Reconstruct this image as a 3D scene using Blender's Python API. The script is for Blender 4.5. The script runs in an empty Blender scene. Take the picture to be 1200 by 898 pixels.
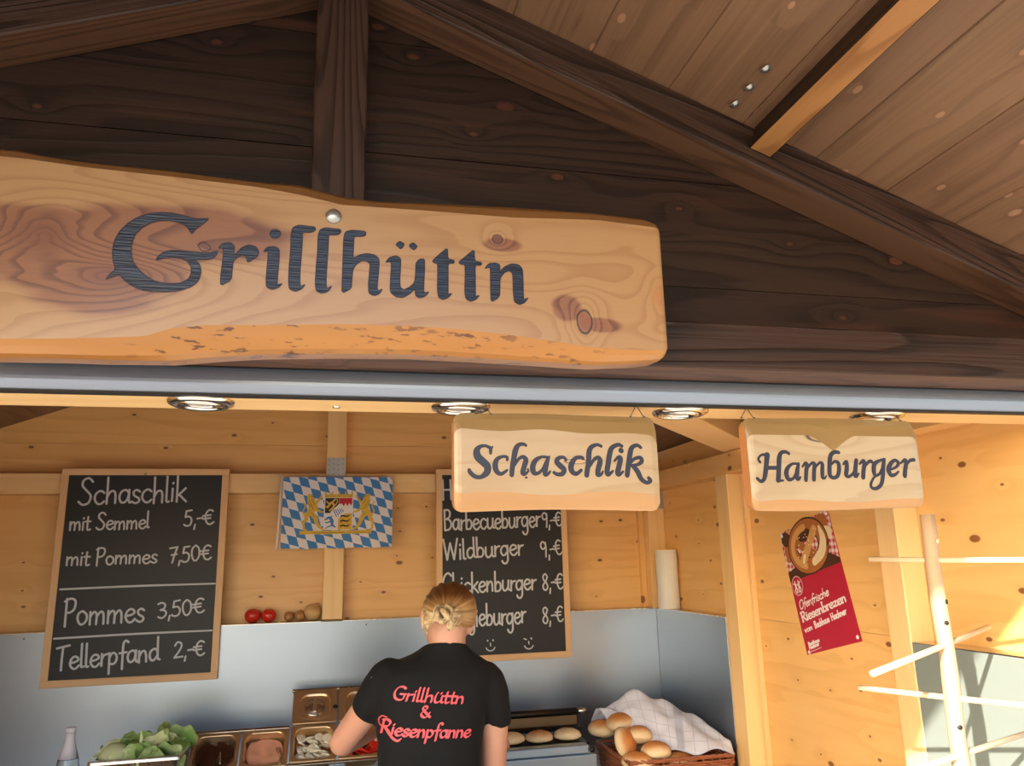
import bpy, bmesh, math, random
from math import sin, cos, pi, radians, sqrt, atan2, exp, floor
from mathutils import Vector, Matrix, Euler, noise
from mathutils.bvhtree import BVHTree
random.seed(7)
S = bpy.context.scene
COL = S.collection
EXPOSURE, SKY, SUNE = 0.60, 0.33, 9

# ------------------------------------------------------------------ camera
cam_d = bpy.data.cameras.new('camera'); cam = bpy.data.objects.new('camera', cam_d); COL.objects.link(cam)
S.camera = cam
cam_d.sensor_fit = 'HORIZONTAL'; cam_d.sensor_width = 36.0; cam_d.lens = 36.0*902.94/1200.0
cam_d.clip_start = 0.02; cam_d.clip_end = 300
PITCH, ROLL, YAW = radians(12.895), radians(-1.384), radians(13.262)
_f = Vector((sin(YAW)*cos(PITCH), cos(YAW)*cos(PITCH), sin(PITCH)))
_r0 = Vector((cos(YAW), -sin(YAW), 0)); _u0 = _r0.cross(_f)
_r = _r0*cos(ROLL)+_u0*sin(ROLL); _u = -_r0*sin(ROLL)+_u0*cos(ROLL)
cam.matrix_world = Matrix(((_r.x,_u.x,-_f.x,0),(_r.y,_u.y,-_f.y,0),(_r.z,_u.z,-_f.z,1.75),(0,0,0,1)))

# ------------------------------------------------------------------ sky, sun, exposure
S.view_settings.view_transform = 'Standard'; S.view_settings.look = 'None'
S.view_settings.gamma = 1.0; S.view_settings.use_curve_mapping = False
S.view_settings.exposure = EXPOSURE
SUN_DIR = Vector((1.0, 0.95, -0.55)).normalized()
w = bpy.data.worlds.new('sky'); S.world = w; w.use_nodes = True
nt = w.node_tree; bg = nt.nodes['Background']
sky = nt.nodes.new('ShaderNodeTexSky'); sky.sky_type = 'NISHITA'; sky.sun_disc = False
sky.sun_elevation = radians(21.7); sky.sun_rotation = atan2(-SUN_DIR.x, -SUN_DIR.y)
sky.air_density = 1.0; sky.dust_density = 1.5
nt.links.new(sky.outputs[0], bg.inputs[0]); bg.inputs[1].default_value = SKY
sun_d = bpy.data.lights.new('sun', 'SUN'); sun_d.energy = SUNE; sun_d.angle = radians(0.55); sun_d.color = (1.0, .90, .76)
sun = bpy.data.objects.new('sun', sun_d); COL.objects.link(sun); sun.location = (-6, -6, 6)
sun.rotation_euler = SUN_DIR.to_track_quat('-Z', 'Y').to_euler()

# ------------------------------------------------------------------ materials
def newmat(name):
    m = bpy.data.materials.new(name); m.use_nodes = True
    return m, m.node_tree, m.node_tree.nodes['Principled BSDF']
def plain(name, col, rough=.5, metal=0, coat=0, **kw):
    m, nt, b = newmat(name)
    b.inputs['Base Color'].default_value = (*col, 1); b.inputs['Roughness'].default_value = rough
    b.inputs['Metallic'].default_value = metal; b.inputs['Coat Weight'].default_value = coat
    for k, v in kw.items(): b.inputs[k.replace('_', ' ')].default_value = v
    return m
class NB:
    def __init__(s, nt): s.nt = nt
    def n(s, t, **kw):
        x = s.nt.nodes.new(t)
        for k, v in kw.items():
            if k.startswith('i_'): x.inputs[int(k[2:])].default_value = v
            else: setattr(x, k, v)
        return x
    def l(s, a, b): s.nt.links.new(a, b)
    def put(s, node, i, v):
        if hasattr(v, 'is_output'): s.l(v, node.inputs[i])
        else: node.inputs[i].default_value = v
    def m(s, op, a, b=0.0, c=0.0):
        x = s.n('ShaderNodeMath', operation=op)
        for i, v in enumerate((a, b, c)): s.put(x, i, v)
        return x.outputs[0]
    def v(s, op, a, b=(0,0,0)):
        x = s.n('ShaderNodeVectorMath', operation=op)
        s.put(x, 0, a)
        if op == 'SCALE': s.put(x, 3, b)
        else: s.put(x, 1, b)
        return x.outputs['Value'] if op in ('LENGTH', 'DISTANCE') else x.outputs[0]
    def noise(s, vec, scale=1, detail=2, rough=.5):
        x = s.n('ShaderNodeTexNoise'); s.l(vec, x.inputs['Vector'])
        x.inputs['Scale'].default_value = scale; x.inputs['Detail'].default_value = detail; x.inputs['Roughness'].default_value = rough
        return x.outputs['Fac']
    def ss(s, x, a, b, lo=0., hi=1.):
        r = s.n('ShaderNodeMapRange', interpolation_type='SMOOTHSTEP'); s.put(r, 0, x)
        for i, q in enumerate((a, b, lo, hi)): s.put(r, i+1, q)
        return r.outputs[0]
    def mix(s, f, a, b, blend='MIX'):
        x = s.n('ShaderNodeMix', data_type='RGBA', blend_type=blend); s.put(x, 0, f)
        for i, q in ((6, a), (7, b)):
            if hasattr(q, 'is_output'): s.l(q, x.inputs[i])
            else: x.inputs[i].default_value = (*q[:3], 1)
        return x.outputs[2]
def wood(name, light, dark, knot, rings=9.0, thin=None, contrast=.6, rough=.5, coat=0., knots=.55, bump=.15, red=None, fibre=.25, tint=.12, spec=.5, kden=8., ksize=(.08, .03), kr=2.2):
    """flat-sawn softwood: grain runs along the board's own X axis; every board takes its own cut of the log"""
    m, nt, b = newmat(name); N = NB(nt)
    tc = N.n('ShaderNodeTexCoord').outputs['Object']; rnd = N.n('ShaderNodeObjectInfo').outputs['Random']
    off = N.n('ShaderNodeCombineXYZ'); N.l(N.m('MULTIPLY', rnd, 53.1), off.inputs[0]); N.l(N.m('MULTIPLY', rnd, 17.7), off.inputs[1]); N.l(N.m('MULTIPLY', rnd, 31.3), off.inputs[2])
    p = N.v('ADD', tc, off.outputs[0])
    # knots
    if thin:
        sp_ = N.n('ShaderNodeSeparateXYZ'); N.l(p, sp_.inputs[0]); cb = N.n('ShaderNodeCombineXYZ')
        N.l(N.m('MULTIPLY', sp_.outputs[0], kden*.62), cb.inputs[0]); N.l(N.m('MULTIPLY', sp_.outputs[2 if thin == 'y' else 1], kden*1.15), cb.inputs[1]); kv = cb.outputs[0]
    else: kv = N.v('MULTIPLY', p, (kden*.62, kden*1.15, kden*1.15))
    vor = N.n('ShaderNodeTexVoronoi', feature='F1', voronoi_dimensions='2D' if thin else '3D'); N.l(kv, vor.inputs['Vector']); vor.inputs['Scale'].default_value = 1.0
    d = vor.outputs['Distance']; sep = N.n('ShaderNodeSeparateColor'); N.l(vor.outputs['Color'], sep.inputs[0])
    on = N.m('GREATER_THAN', sep.outputs[0], 1-knots)
    size = N.m('MULTIPLY_ADD', N.m('POWER', sep.outputs[1], 2.0), ksize[0], ksize[1])
    kmask = N.m('MULTIPLY', N.ss(N.m('DIVIDE', d, size), .75, 1.15, 1, 0), on)
    kring = N.m('MULTIPLY', N.m('POWER', 2.718, N.m('MULTIPLY', d, -7.0)), on)
    g = N.noise(N.v('MULTIPLY', p, (.35, 6.0, 6.0)), 1.0, 1.5, .45)
    wob = N.noise(N.v('MULTIPLY', p, (2.0, 26.0, 26.0)), 1.0, 2, .5)
    ph = N.m('ADD', N.m('MULTIPLY', g, rings), N.m('ADD', N.m('MULTIPLY', kring, kr), N.m('MULTIPLY', wob, 1.0)))
    fr = N.m('FRACT', ph)
    ring = N.m('MULTIPLY', N.ss(fr, .35, .86), N.ss(fr, .88, 1.0, 1, 0))
    fib = N.noise(N.v('MULTIPLY', p, (3.0, 190.0, 190.0)), 1.0, 3, .65)
    blot = N.noise(N.v('MULTIPLY', p, (1.4, 15.0, 15.0)), 1.0, 3, .55)
    f = N.m('ADD', N.m('MULTIPLY', ring, contrast), N.m('MULTIPLY', N.m('SUBTRACT', fib, .5), fibre))
    f = N.m('ADD', f, N.m('MULTIPLY', N.m('SUBTRACT', blot, .45), .9))
    f = N.m('MAXIMUM', N.m('MINIMUM', f, 1.0), 0.0)
    c = N.mix(f, light, dark)
    if red: c = N.mix(N.ss(N.noise(N.v('MULTIPLY', p, (1.3, 16, 16)), 1, 3, .6), .55, .72, 0, .75), c, red)
    c = N.mix(N.m('MULTIPLY', kring, .25), c, dark)
    c = N.mix(N.m('MULTIPLY', kmask, .88), c, knot)
    hs = N.n('ShaderNodeHueSaturation'); N.l(c, hs.inputs['Color'])
    N.l(N.m('MULTIPLY_ADD', rnd, 2*tint, 1-tint), hs.inputs['Value']); N.l(N.m('MULTIPLY_ADD', rnd, .006, .497), hs.inputs['Hue'])
    N.l(hs.outputs[0], b.inputs['Base Color'])
    b.inputs['Roughness'].default_value = rough; b.inputs['Coat Weight'].default_value = coat; b.inputs['Coat Roughness'].default_value = .25
    b.inputs['Specular IOR Level'].default_value = spec
    bp = N.n('ShaderNodeBump'); bp.inputs['Strength'].default_value = bump; bp.inputs['Distance'].default_value = .002
    N.l(N.m('ADD', fib, N.m('MULTIPLY', ring, .6)), bp.inputs['Height']); N.l(bp.outputs[0], b.inputs['Normal'])
    return m
M = {}
M['pine'] = wood('pine', (.86, .52, .20), (.73, .385, .12), (.18, .05, .015), rings=9, contrast=.40, rough=.4, knots=.62, tint=.03, thin='y', kden=9, ksize=(.07, .03), kr=1.0)
M['pine_light'] = wood('pine_light', (.88, .60, .29), (.78, .48, .19), (.24, .09, .03), rings=8, contrast=.35, rough=.45, knots=.25, tint=.03)
M['stained'] = wood('stained', (.030, .0155, .0105), (.011, .0057, .004), (.085, .030, .018), rings=16, contrast=.75, rough=.46, spec=.3, knots=.6, bump=.25, red=(.075, .028, .016), tint=.12, fibre=.7, thin='y', kden=7, ksize=(.05, .03))
M['stained_beam'] = wood('stained_beam', (.050, .026, .019), (.016, .008, .006), (.12, .045, .026), rings=34, contrast=.85, rough=.42, spec=.35, knots=.3, bump=.8, tint=.08, fibre=.9)
M['underside_brown'] = wood('underside_brown', (.135, .066, .037), (.062, .029, .017), (.04, .015, .008), rings=22, contrast=.7, rough=.45, knots=.4, tint=.05, fibre=.6)  # paler brown on the undersides of beam and rafters
M['soffit_board'] = wood('soffit_board', (.235, .130, .072), (.120, .061, .034), (.40, .22, .13), rings=9, contrast=.40, rough=.5, knots=.55, bump=.3, tint=.045, fibre=1.0, thin='z', kden=10, ksize=(.06, .05), kr=.8)
M['purlin'] = wood('purlin', (.42, .20, .066), (.25, .10, .028), (.08, .03, .01), rings=26, contrast=.7, rough=.5, knots=.25, tint=.02, fibre=.6)
M['branch'] = wood('branch', (.52, .35, .21), (.36, .22, .12), (.10, .04, .02), rings=8, contrast=.4, rough=.6, knots=.5)
M['dowel'] = wood('dowel', (.74, .58, .38), (.64, .47, .28), (.5, .3, .15), rings=4, contrast=.3, rough=.55, knots=.1)
M['frame_wood'] = wood('frame_wood', (.80, .52, .28), (.70, .43, .22), (.3, .15, .06), rings=5, contrast=.3, rough=.55, knots=.1, tint=.03)
def sign_wood(name, base_l, base_d, knots, wane=None, heart=None, rings=26, cx=0, cz=0, coat=.5, flame=None):
    """lacquered slab with growth rings bent around its own knots. knots: (x, z, rx, rz, pull, colour) in the slab's own coordinates"""
    m, nt, b = newmat(name); N = NB(nt)
    tc = N.n('ShaderNodeTexCoord').outputs['Object']
    x = N.n('ShaderNodeSeparateXYZ'); N.l(tc, x.inputs[0]); X, Z = x.outputs[0], x.outputs[2]
    p2 = N.n('ShaderNodeCombineXYZ'); N.l(X, p2.inputs[0]); N.l(Z, p2.inputs[2]); p = p2.outputs[0]
    g = N.noise(N.v('MULTIPLY', p, (1.3, 1, 12.0)), 1.0, 1.0, .4)
    wob = N.noise(N.v('MULTIPLY', p, (8, 1, 30.0)), 1.0, 2, .5)
    ph = N.m('ADD', N.m('MULTIPLY', g, rings*.55), N.m('MULTIPLY', wob, .7))
    ds = []
    for (kx, kz, rx, rz, pull, col, *line) in knots:
        dx = N.m('DIVIDE', N.m('SUBTRACT', X, kx), rx); dz = N.m('DIVIDE', N.m('SUBTRACT', Z, kz), rz)
        wv = N.m('MULTIPLY', N.m('SUBTRACT', wob, .5), .8)
        d = N.m('ADD', N.m('SQRT', N.m('ADD', N.m('MULTIPLY', dx, dx), N.m('MULTIPLY', dz, dz))), wv)
        ds.append((d, col, not line))
        ph = N.m('ADD', ph, N.m('MULTIPLY', N.m('POWER', 2.718, N.m('MULTIPLY', d, -.62)), pull))
    fr = N.m('FRACT', ph)
    ring = N.m('MULTIPLY', N.ss(fr, .45, .9), N.ss(fr, .92, 1.0, 1, 0))
    fib = N.noise(N.v('MULTIPLY', p, (10, 1, 300)), 1.0, 2, .6)
    f = N.m('MINIMUM', N.m('MAXIMUM', N.m('ADD', N.m('MULTIPLY', ring, .55), N.m('MULTIPLY', N.m('SUBTRACT', fib, .4), .35)), 0.0), 1.0)
    c = N.mix(f, base_l, base_d)
    if heart:
        hl, hd, patches = heart
        mask = None
        for (kx, kz, rx, rz) in patches:
            dx = N.m('DIVIDE', N.m('SUBTRACT', X, kx), rx); dz = N.m('DIVIDE', N.m('SUBTRACT', Z, kz), rz)
            d = N.m('ADD', N.m('SQRT', N.m('ADD', N.m('MULTIPLY', dx, dx), N.m('MULTIPLY', dz, dz))), N.m('MULTIPLY', N.m('SUBTRACT', wob, .5), .7))
            mk = N.ss(d, .75, 1.12, 1, 0); mask = mk if mask is None else N.m('MAXIMUM', mask, mk)
        c = N.mix(N.m('MULTIPLY', mask, .85), c, N.mix(N.m('MINIMUM', N.m('MULTIPLY', f, 1.6), 1.0), hl, hd))
    for d, col, ln in ds:
        c = N.mix(N.ss(d, .7, 1.05, .9, 0) if ln else N.ss(d, .1, 1.5, .7, 0), c, col)
        if ln: c = N.mix(N.m('MULTIPLY', N.ss(d, .8, .95), N.ss(d, .98, 1.2, .9, 0)), c, (.025, .012, .02))
    if flame:
        c = N.mix(N.ss(N.noise(N.v('MULTIPLY', p, (14, 1, 60)), 1, 3, .6), .62, .74, 0, .8), c, flame)
    N.l(c, b.inputs['Base Color'])
    b.inputs['Roughness'].default_value = .38; b.inputs['Coat Weight'].default_value = coat; b.inputs['Coat Roughness'].default_value = .16
    bp = N.n('ShaderNodeBump'); bp.inputs['Strength'].default_value = .12; bp.inputs['Distance'].default_value = .001
    N.l(f, bp.inputs['Height']); N.l(bp.outputs[0], b.inputs['Normal'])
    return m
def brushed(name, col, rough=.3, metal=.9, sx=3., sz=160., amt=.12):
    m, nt, b = newmat(name); N = NB(nt)
    tc = N.n('ShaderNodeTexCoord').outputs['Object']
    n1 = N.noise(N.v('MULTIPLY', tc, (sx, sx, sz)), 1, 2, .6); n2 = N.noise(tc, 2.2, 3, .5)
    b.inputs['Base Color'].default_value = (*col, 1); b.inputs['Metallic'].default_value = metal
    N.l(N.m('ADD', N.m('MULTIPLY', n1, amt), N.m('MULTIPLY_ADD', n2, .12, rough-.08)), b.inputs['Roughness'])
    bp = N.n('ShaderNodeBump'); bp.inputs['Strength'].default_value = .03; bp.inputs['Distance'].default_value = .01
    N.l(n2, bp.inputs['Height']); N.l(bp.outputs[0], b.inputs['Normal'])
    return m
M['sheet'] = brushed('sheet_steel', (.345, .40, .48), .30, .92)
M['grey_panel'] = plain('grey_panel', (.20, .235, .22), .6)
M['steel'] = brushed('steel', (.62, .60, .56), .24, 1.0, 40, 40, .08)
M['chrome'] = plain('chrome', (.82, .82, .80), .1, 1)
M['profile'] = plain('painted_aluminium', (.33, .39, .50), .28, .6)
M['gasket'] = plain('black_rubber', (.01, .01, .012), .6)
M['zinc'] = brushed('zinc', (.50, .52, .52), .4, .85, 30, 30, .15)
M['bolt'] = plain('bolt_zinc', (.50, .52, .52), .28, .9)
M['slate'] = plain('chalkboard_black', (.011, .013, .017), .5)
M['chalk'] = plain('chalk_marker', (.58, .61, .66), .8)
M['ink'] = None
def inkmat():
    m, nt, b = newmat('carved_paint'); N = NB(nt); tc = N.n('ShaderNodeTexCoord').outputs['Object']
    n = N.noise(N.v('MULTIPLY', tc, (16, 16, 330)), 1, 2, .5)
    N.l(N.mix(N.ss(n, .42, .60), (.008, .013, .030), (.018, .032, .070)), b.inputs['Base Color'])
    b.inputs['Roughness'].default_value = .3
    bp = N.n('ShaderNodeBump'); bp.inputs['Strength'].default_value = .9; bp.inputs['Distance'].default_value = .0015
    N.l(n, bp.inputs['Height']); N.l(bp.outputs[0], b.inputs['Normal'])
    return m
M['ink'] = inkmat()
M['ink2'] = plain('sign_paint', (.020, .022, .045), .35)
M['ink_edge'] = plain('carved_edge', (.022, .010, .022), .4)
def skinm():
    m, nt, b = newmat('skin'); N = NB(nt); tc = N.n('ShaderNodeTexCoord').outputs['Object']
    N.l(N.mix(N.noise(tc, 9, 3, .6), (.66, .38, .28), (.54, .27, .20)), b.inputs['Base Color'])
    b.inputs['Roughness'].default_value = .48; b.inputs['Subsurface Weight'].default_value = .12; b.inputs['Subsurface Radius'].default_value = (.02, .008, .004)
    return m
M['skin'] = skinm()
def cottonm(name, col, rough=.85):
    m, nt, b = newmat(name); N = NB(nt); tc = N.n('ShaderNodeTexCoord').outputs['Object']
    b.inputs['Base Color'].default_value = (*col, 1); b.inputs['Roughness'].default_value = rough; b.inputs['Sheen Weight'].default_value = .02; b.inputs['Specular IOR Level'].default_value = .25
    bp = N.n('ShaderNodeBump'); bp.inputs['Strength'].default_value = .25; bp.inputs['Distance'].default_value = .004
    N.l(N.noise(N.v('MULTIPLY', tc, (14, 14, 6)), 1, 3, .5), bp.inputs['Height']); N.l(bp.outputs[0], b.inputs['Normal'])
    return m
M['tshirt'] = cottonm('black_cotton', (.0065, .0075, .010)); M['trousers'] = cottonm('trousers', (.02, .02, .03))
M['print'] = plain('red_print', (.72, .10, .13), .6)
def bread():
    m, nt, b = newmat('crust'); N = NB(nt); tc = N.n('ShaderNodeTexCoord').outputs['Object']
    x = N.n('ShaderNodeSeparateXYZ'); N.l(tc, x.inputs[0])
    h = N.m('ADD', x.outputs[2], N.m('MULTIPLY', N.m('SUBTRACT', N.noise(tc, 26, 3, .6), .5), .018))
    N.l(N.mix(N.ss(h, .002, .031), (.76, .60, .38), (.56, .22, .06)), b.inputs['Base Color'])
    b.inputs['Roughness'].default_value = .5
    return m
M['crust'] = bread()
M['crumb'] = plain('crumb', (.78, .64, .42), .8)
M['tomato'] = plain('tomato_skin', (.62, .03, .018), .18, 0, .3)
M['stem'] = plain('green_stem', (.08, .16, .03), .6)
def onionm():
    m, nt, b = newmat('onion_skin'); N = NB(nt); tc = N.n('ShaderNodeTexCoord').outputs['Object']
    N.l(N.mix(N.noise(N.v('MULTIPLY', tc, (60, 60, 12)), 1, 2, .5), (.50, .27, .10), (.30, .13, .045)), b.inputs['Base Color'])
    b.inputs['Roughness'].default_value = .35; return m
M['onion'] = onionm(); M['onion_pale'] = plain('onion_pale', (.62, .40, .18), .35)
M['paper'] = plain('paper_white', (.80, .78, .74), .85)
def leafm():
    m, nt, b = newmat('lettuce'); N = NB(nt); tc = N.n('ShaderNodeTexCoord').outputs['Object']; rnd = N.n('ShaderNodeObjectInfo').outputs['Random']
    f = N.m('ADD', N.noise(tc, 16, 3, .6), N.m('MULTIPLY', N.m('SUBTRACT', rnd, .5), .5))
    N.l(N.mix(N.ss(f, .3, .75), (.66, .74, .42), (.24, .40, .10)), b.inputs['Base Color'])
    b.inputs['Roughness'].default_value = .4; return m
M['leaf'] = leafm()
M['sauce_dark'] = plain('brown_sauce', (.055, .018, .010), .15, 0, .4)
M['sauce_pink'] = plain('pink_sauce', (.62, .30, .20), .3)
M['slice_white'] = plain('white_slice', (.74, .72, .62), .45)
M['steel_warm'] = brushed('steel_warm', (.74, .52, .30), .30, .85, 40, 40, .08)
M['black_metal'] = plain('black_metal', (.012, .012, .013), .32, .4)
M['lid_brown'] = plain('grill_patina', (.10, .050, .018), .35, .6)
M['steel_blue'] = brushed('steel_grill', (.38, .50, .64), .3, .85)
M['wicker'] = plain('wicker', (.30, .095, .04), .5, 0, .2)
M['glass'] = plain('glass', (.92, .97, .95), .03, 0, 0, Transmission_Weight=1.0, IOR=1.45)
M['label'] = plain('bottle_label', (.74, .72, .80), .5); M['label_blue'] = plain('bottle_print', (.10, .08, .35), .5)
M['counter'] = brushed('counter_steel', (.55, .56, .57), .32, .9)
M['worktop'] = plain('bounce_top', (.82, .78, .72), .35)  # pale tone chosen so the unseen counter top bounces sun indoors
M['lamp_glass'] = plain('lamp_glass', (.85, .82, .75), .25, 0, .6)
M['nail'] = plain('nail', (.10, .10, .10), .4, .8)
def groundm():
    m, nt, b = newmat('paving'); N = NB(nt); tc = N.n('ShaderNodeTexCoord').outputs['Object']
    N.l(N.mix(N.noise(tc, 3, 6, .6), (.52, .45, .37), (.36, .31, .25)), b.inputs['Base Color'])
    b.inputs['Roughness'].default_value = .9; return m
M['ground'] = groundm()

# ------------------------------------------------------------------ object helpers
def link(name, me, mats=None, parent=None, loc=None, rot=None):
    o = bpy.data.objects.new(name, me); COL.objects.link(o)
    if loc is not None: o.location = loc
    if rot is not None: o.rotation_euler = rot
    if parent is not None:
        o.parent = parent
        o.matrix_parent_inverse = world_of(parent).inverted()
    return o
def world_of(o):
    mb = Matrix.LocRotScale(o.location, o.rotation_euler, o.scale)
    if o.parent: return world_of(o.parent) @ o.matrix_parent_inverse @ mb
    return mb
def tag(o, label, cat, group=None):
    o['label'] = label; o['category'] = cat
    if group: o['group'] = group
    return o
def struct(name, loc=(0,0,0)):
    o = bpy.data.objects.new(name, None); COL.objects.link(o); o.location = loc; o['kind'] = 'structure'; o.empty_display_size = .1; return o
def thing(name, loc, label, cat, group=None, rot=None):
    o = bpy.data.objects.new(name, None); COL.objects.link(o); o.location = loc; o.empty_display_size = .05
    if rot: o.rotation_euler = rot
    return tag(o, label, cat, group)
def mesh(name, verts, faces, mats, smooth=False, fm=None):
    me = bpy.data.meshes.new(name); me.from_pydata([tuple(v) for v in verts], [], faces); me.update()
    for m in (mats if isinstance(mats, (list, tuple)) else [mats]): me.materials.append(m)
    if smooth: me.polygons.foreach_set('use_smooth', [True]*len(me.polygons))
    if fm: me.polygons.foreach_set('material_index', fm)
    return me
def bm_mesh(name, bm, mats, smooth=False):
    me = bpy.data.meshes.new(name); bm.to_mesh(me); bm.free()
    for m in (mats if isinstance(mats, (list, tuple)) else [mats]): me.materials.append(m)
    if smooth: me.polygons.foreach_set('use_smooth', [True]*len(me.polygons))
    return me
_cache = {}
def box_mesh(lx, ly, lz, mat, bev=.0015, seg=1, mats=None, under=None):
    k = (round(lx,4), round(ly,4), round(lz,4), mat.name, bev, seg, under.name if under else None)
    if k in _cache: return _cache[k]
    bm = bmesh.new(); bmesh.ops.create_cube(bm, size=1)
    bmesh.ops.scale(bm, vec=(lx, ly, lz), verts=bm.verts)
    if bev: bmesh.ops.bevel(bm, geom=list(bm.edges), offset=bev, segments=seg, affect='EDGES', profile=.5)
    if under:
        for f in bm.faces:
            if f.calc_center_median().z < -lz/2+1e-5: f.material_index = 1
    me = bm_mesh('board', bm, [mat]+([under] if under else [])); _cache[k] = me
    return me
def box(parent, name, c, d, mat, rot=None, bev=.0015, seg=1, under=None):
    return link(name, box_mesh(*d, mat, bev, seg, under=under), parent=parent, loc=c, rot=rot)
def box2(parent, name, lo, hi, mat, bev=.0015, axis='x', seg=1, under=None):
    """box from corner to corner; axis = the way its grain runs"""
    c = [(a+b)/2 for a, b in zip(lo, hi)]; s = [abs(b-a) for a, b in zip(lo, hi)]
    if axis == 'x': return box(parent, name, c, s, mat, None, bev, seg, under)
    if axis == 'y': return box(parent, name, c, (s[1], s[0], s[2]), mat, (0, 0, pi/2), bev, seg, under)
    return box(parent, name, c, (s[2], s[1], s[0]), mat, (0, -pi/2, 0), bev, seg, under)
def prism(parent, name, poly, y0, y1, mat, axis='y'):
    """polygon in (x,z) pushed from y0 to y1, or in (y,z) pushed along x; own X stays along the grain"""
    cx = sum(p[0] for p in poly)/len(poly); cz = sum(p[1] for p in poly)/len(poly); n = len(poly); h = (y1-y0)/2
    vs = [(p[0]-cx, -h, p[1]-cz) for p in poly]+[(p[0]-cx, h, p[1]-cz) for p in poly]
    fs = [tuple(range(n)), tuple(range(2*n-1, n-1, -1))]+[(i, i+n, (i+1) % n+n, (i+1) % n) for i in range(n)]
    me = mesh(name, vs, fs, mat)
    bm = bmesh.new(); bm.from_mesh(me); bmesh.ops.recalc_face_normals(bm, faces=bm.faces); bm.to_mesh(me); bm.free()
    if axis == 'y': return link(name, me, parent=parent, loc=(cx, (y0+y1)/2, cz))
    return link(name, me, parent=parent, loc=((y0+y1)/2, cx, cz), rot=(0, 0, pi/2))
def tube_geo(pts, rad, n=10, cap=True):
    V = []; F = []; pts = [Vector(p) for p in pts]
    R = rad if isinstance(rad, (list, tuple)) else [rad]*len(pts)
    up = None
    for i, p in enumerate(pts):
        t = (pts[min(i+1, len(pts)-1)]-pts[max(i-1, 0)]).normalized()
        if up is None: up = Vector((0, 0, 1)) if abs(t.z) < .9 else Vector((1, 0, 0))
        a = t.cross(up).normalized(); b2 = a.cross(t).normalized(); up = b2
        for k in range(n):
            an = 2*pi*k/n; V.append(p+a*R[i]*cos(an)+b2*R[i]*sin(an))
    for i in range(len(pts)-1):
        for k in range(n): F.append((i*n+k, i*n+(k+1) % n, (i+1)*n+(k+1) % n, (i+1)*n+k))
    if cap:
        F.append(tuple(range(n-1, -1, -1))); F.append(tuple((len(pts)-1)*n+k for k in range(n)))
    return V, F
def tube(parent, name, pts, rad, mat, n=10, smooth=True):
    """tube with its origin at the first point and its own X along the run"""
    pts = [Vector(p) for p in pts]; o = pts[0]
    V, F = tube_geo(pts, rad, n)
    q = (pts[-1]-o); rot = Vector((1, 0, 0)).rotation_difference(q) if q.length > 1e-6 else Matrix.Identity(3).to_quaternion()
    iv = rot.inverted()
    me = mesh(name, [iv @ (v-o) for v in V], F, mat, smooth)
    return link(name, me, parent=parent, loc=o, rot=rot.to_euler())
def lathe_geo(prof, n=24):
    V = []; F = []
    for r, z in prof:
        for k in range(n): V.append((r*cos(2*pi*k/n), r*sin(2*pi*k/n), z))
    for i in range(len(prof)-1):
        for k in range(n): F.append((i*n+k, i*n+(k+1) % n, (i+1)*n+(k+1) % n, (i+1)*n+k))
    if prof[0][0] > 1e-5: F.append(tuple(range(n-1, -1, -1)))
    if prof[-1][0] > 1e-5: F.append(tuple((len(prof)-1)*n+k for k in range(n)))
    return V, F
def lathe(parent, name, prof, loc, mat, n=24, rot=None, smooth=True):
    V, F = lathe_geo(prof, n); bm = bmesh.new()
    vs = [bm.verts.new(v) for v in V]
    for f in F: bm.faces.new([vs[i] for i in f])
    bmesh.ops.remove_doubles(bm, verts=bm.verts, dist=1e-6); bmesh.ops.recalc_face_normals(bm, faces=bm.faces)
    return link(name, bm_mesh(name, bm, mat, smooth), parent=parent, loc=loc, rot=rot)
def copy_tree(o, loc=None, label=None, rot=None):
    c = o.copy(); COL.objects.link(c)
    if loc is not None: c.location = loc
    if rot is not None: c.rotation_euler = rot
    if label: c['label'] = label
    for ch in [x for x in COL.objects if x.parent == o]:
        d = ch.copy(); COL.objects.link(d); d.parent = c
        for g in [x for x in COL.objects if x.parent == ch]:
            e = g.copy(); COL.objects.link(e); e.parent = d
    return c

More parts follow.
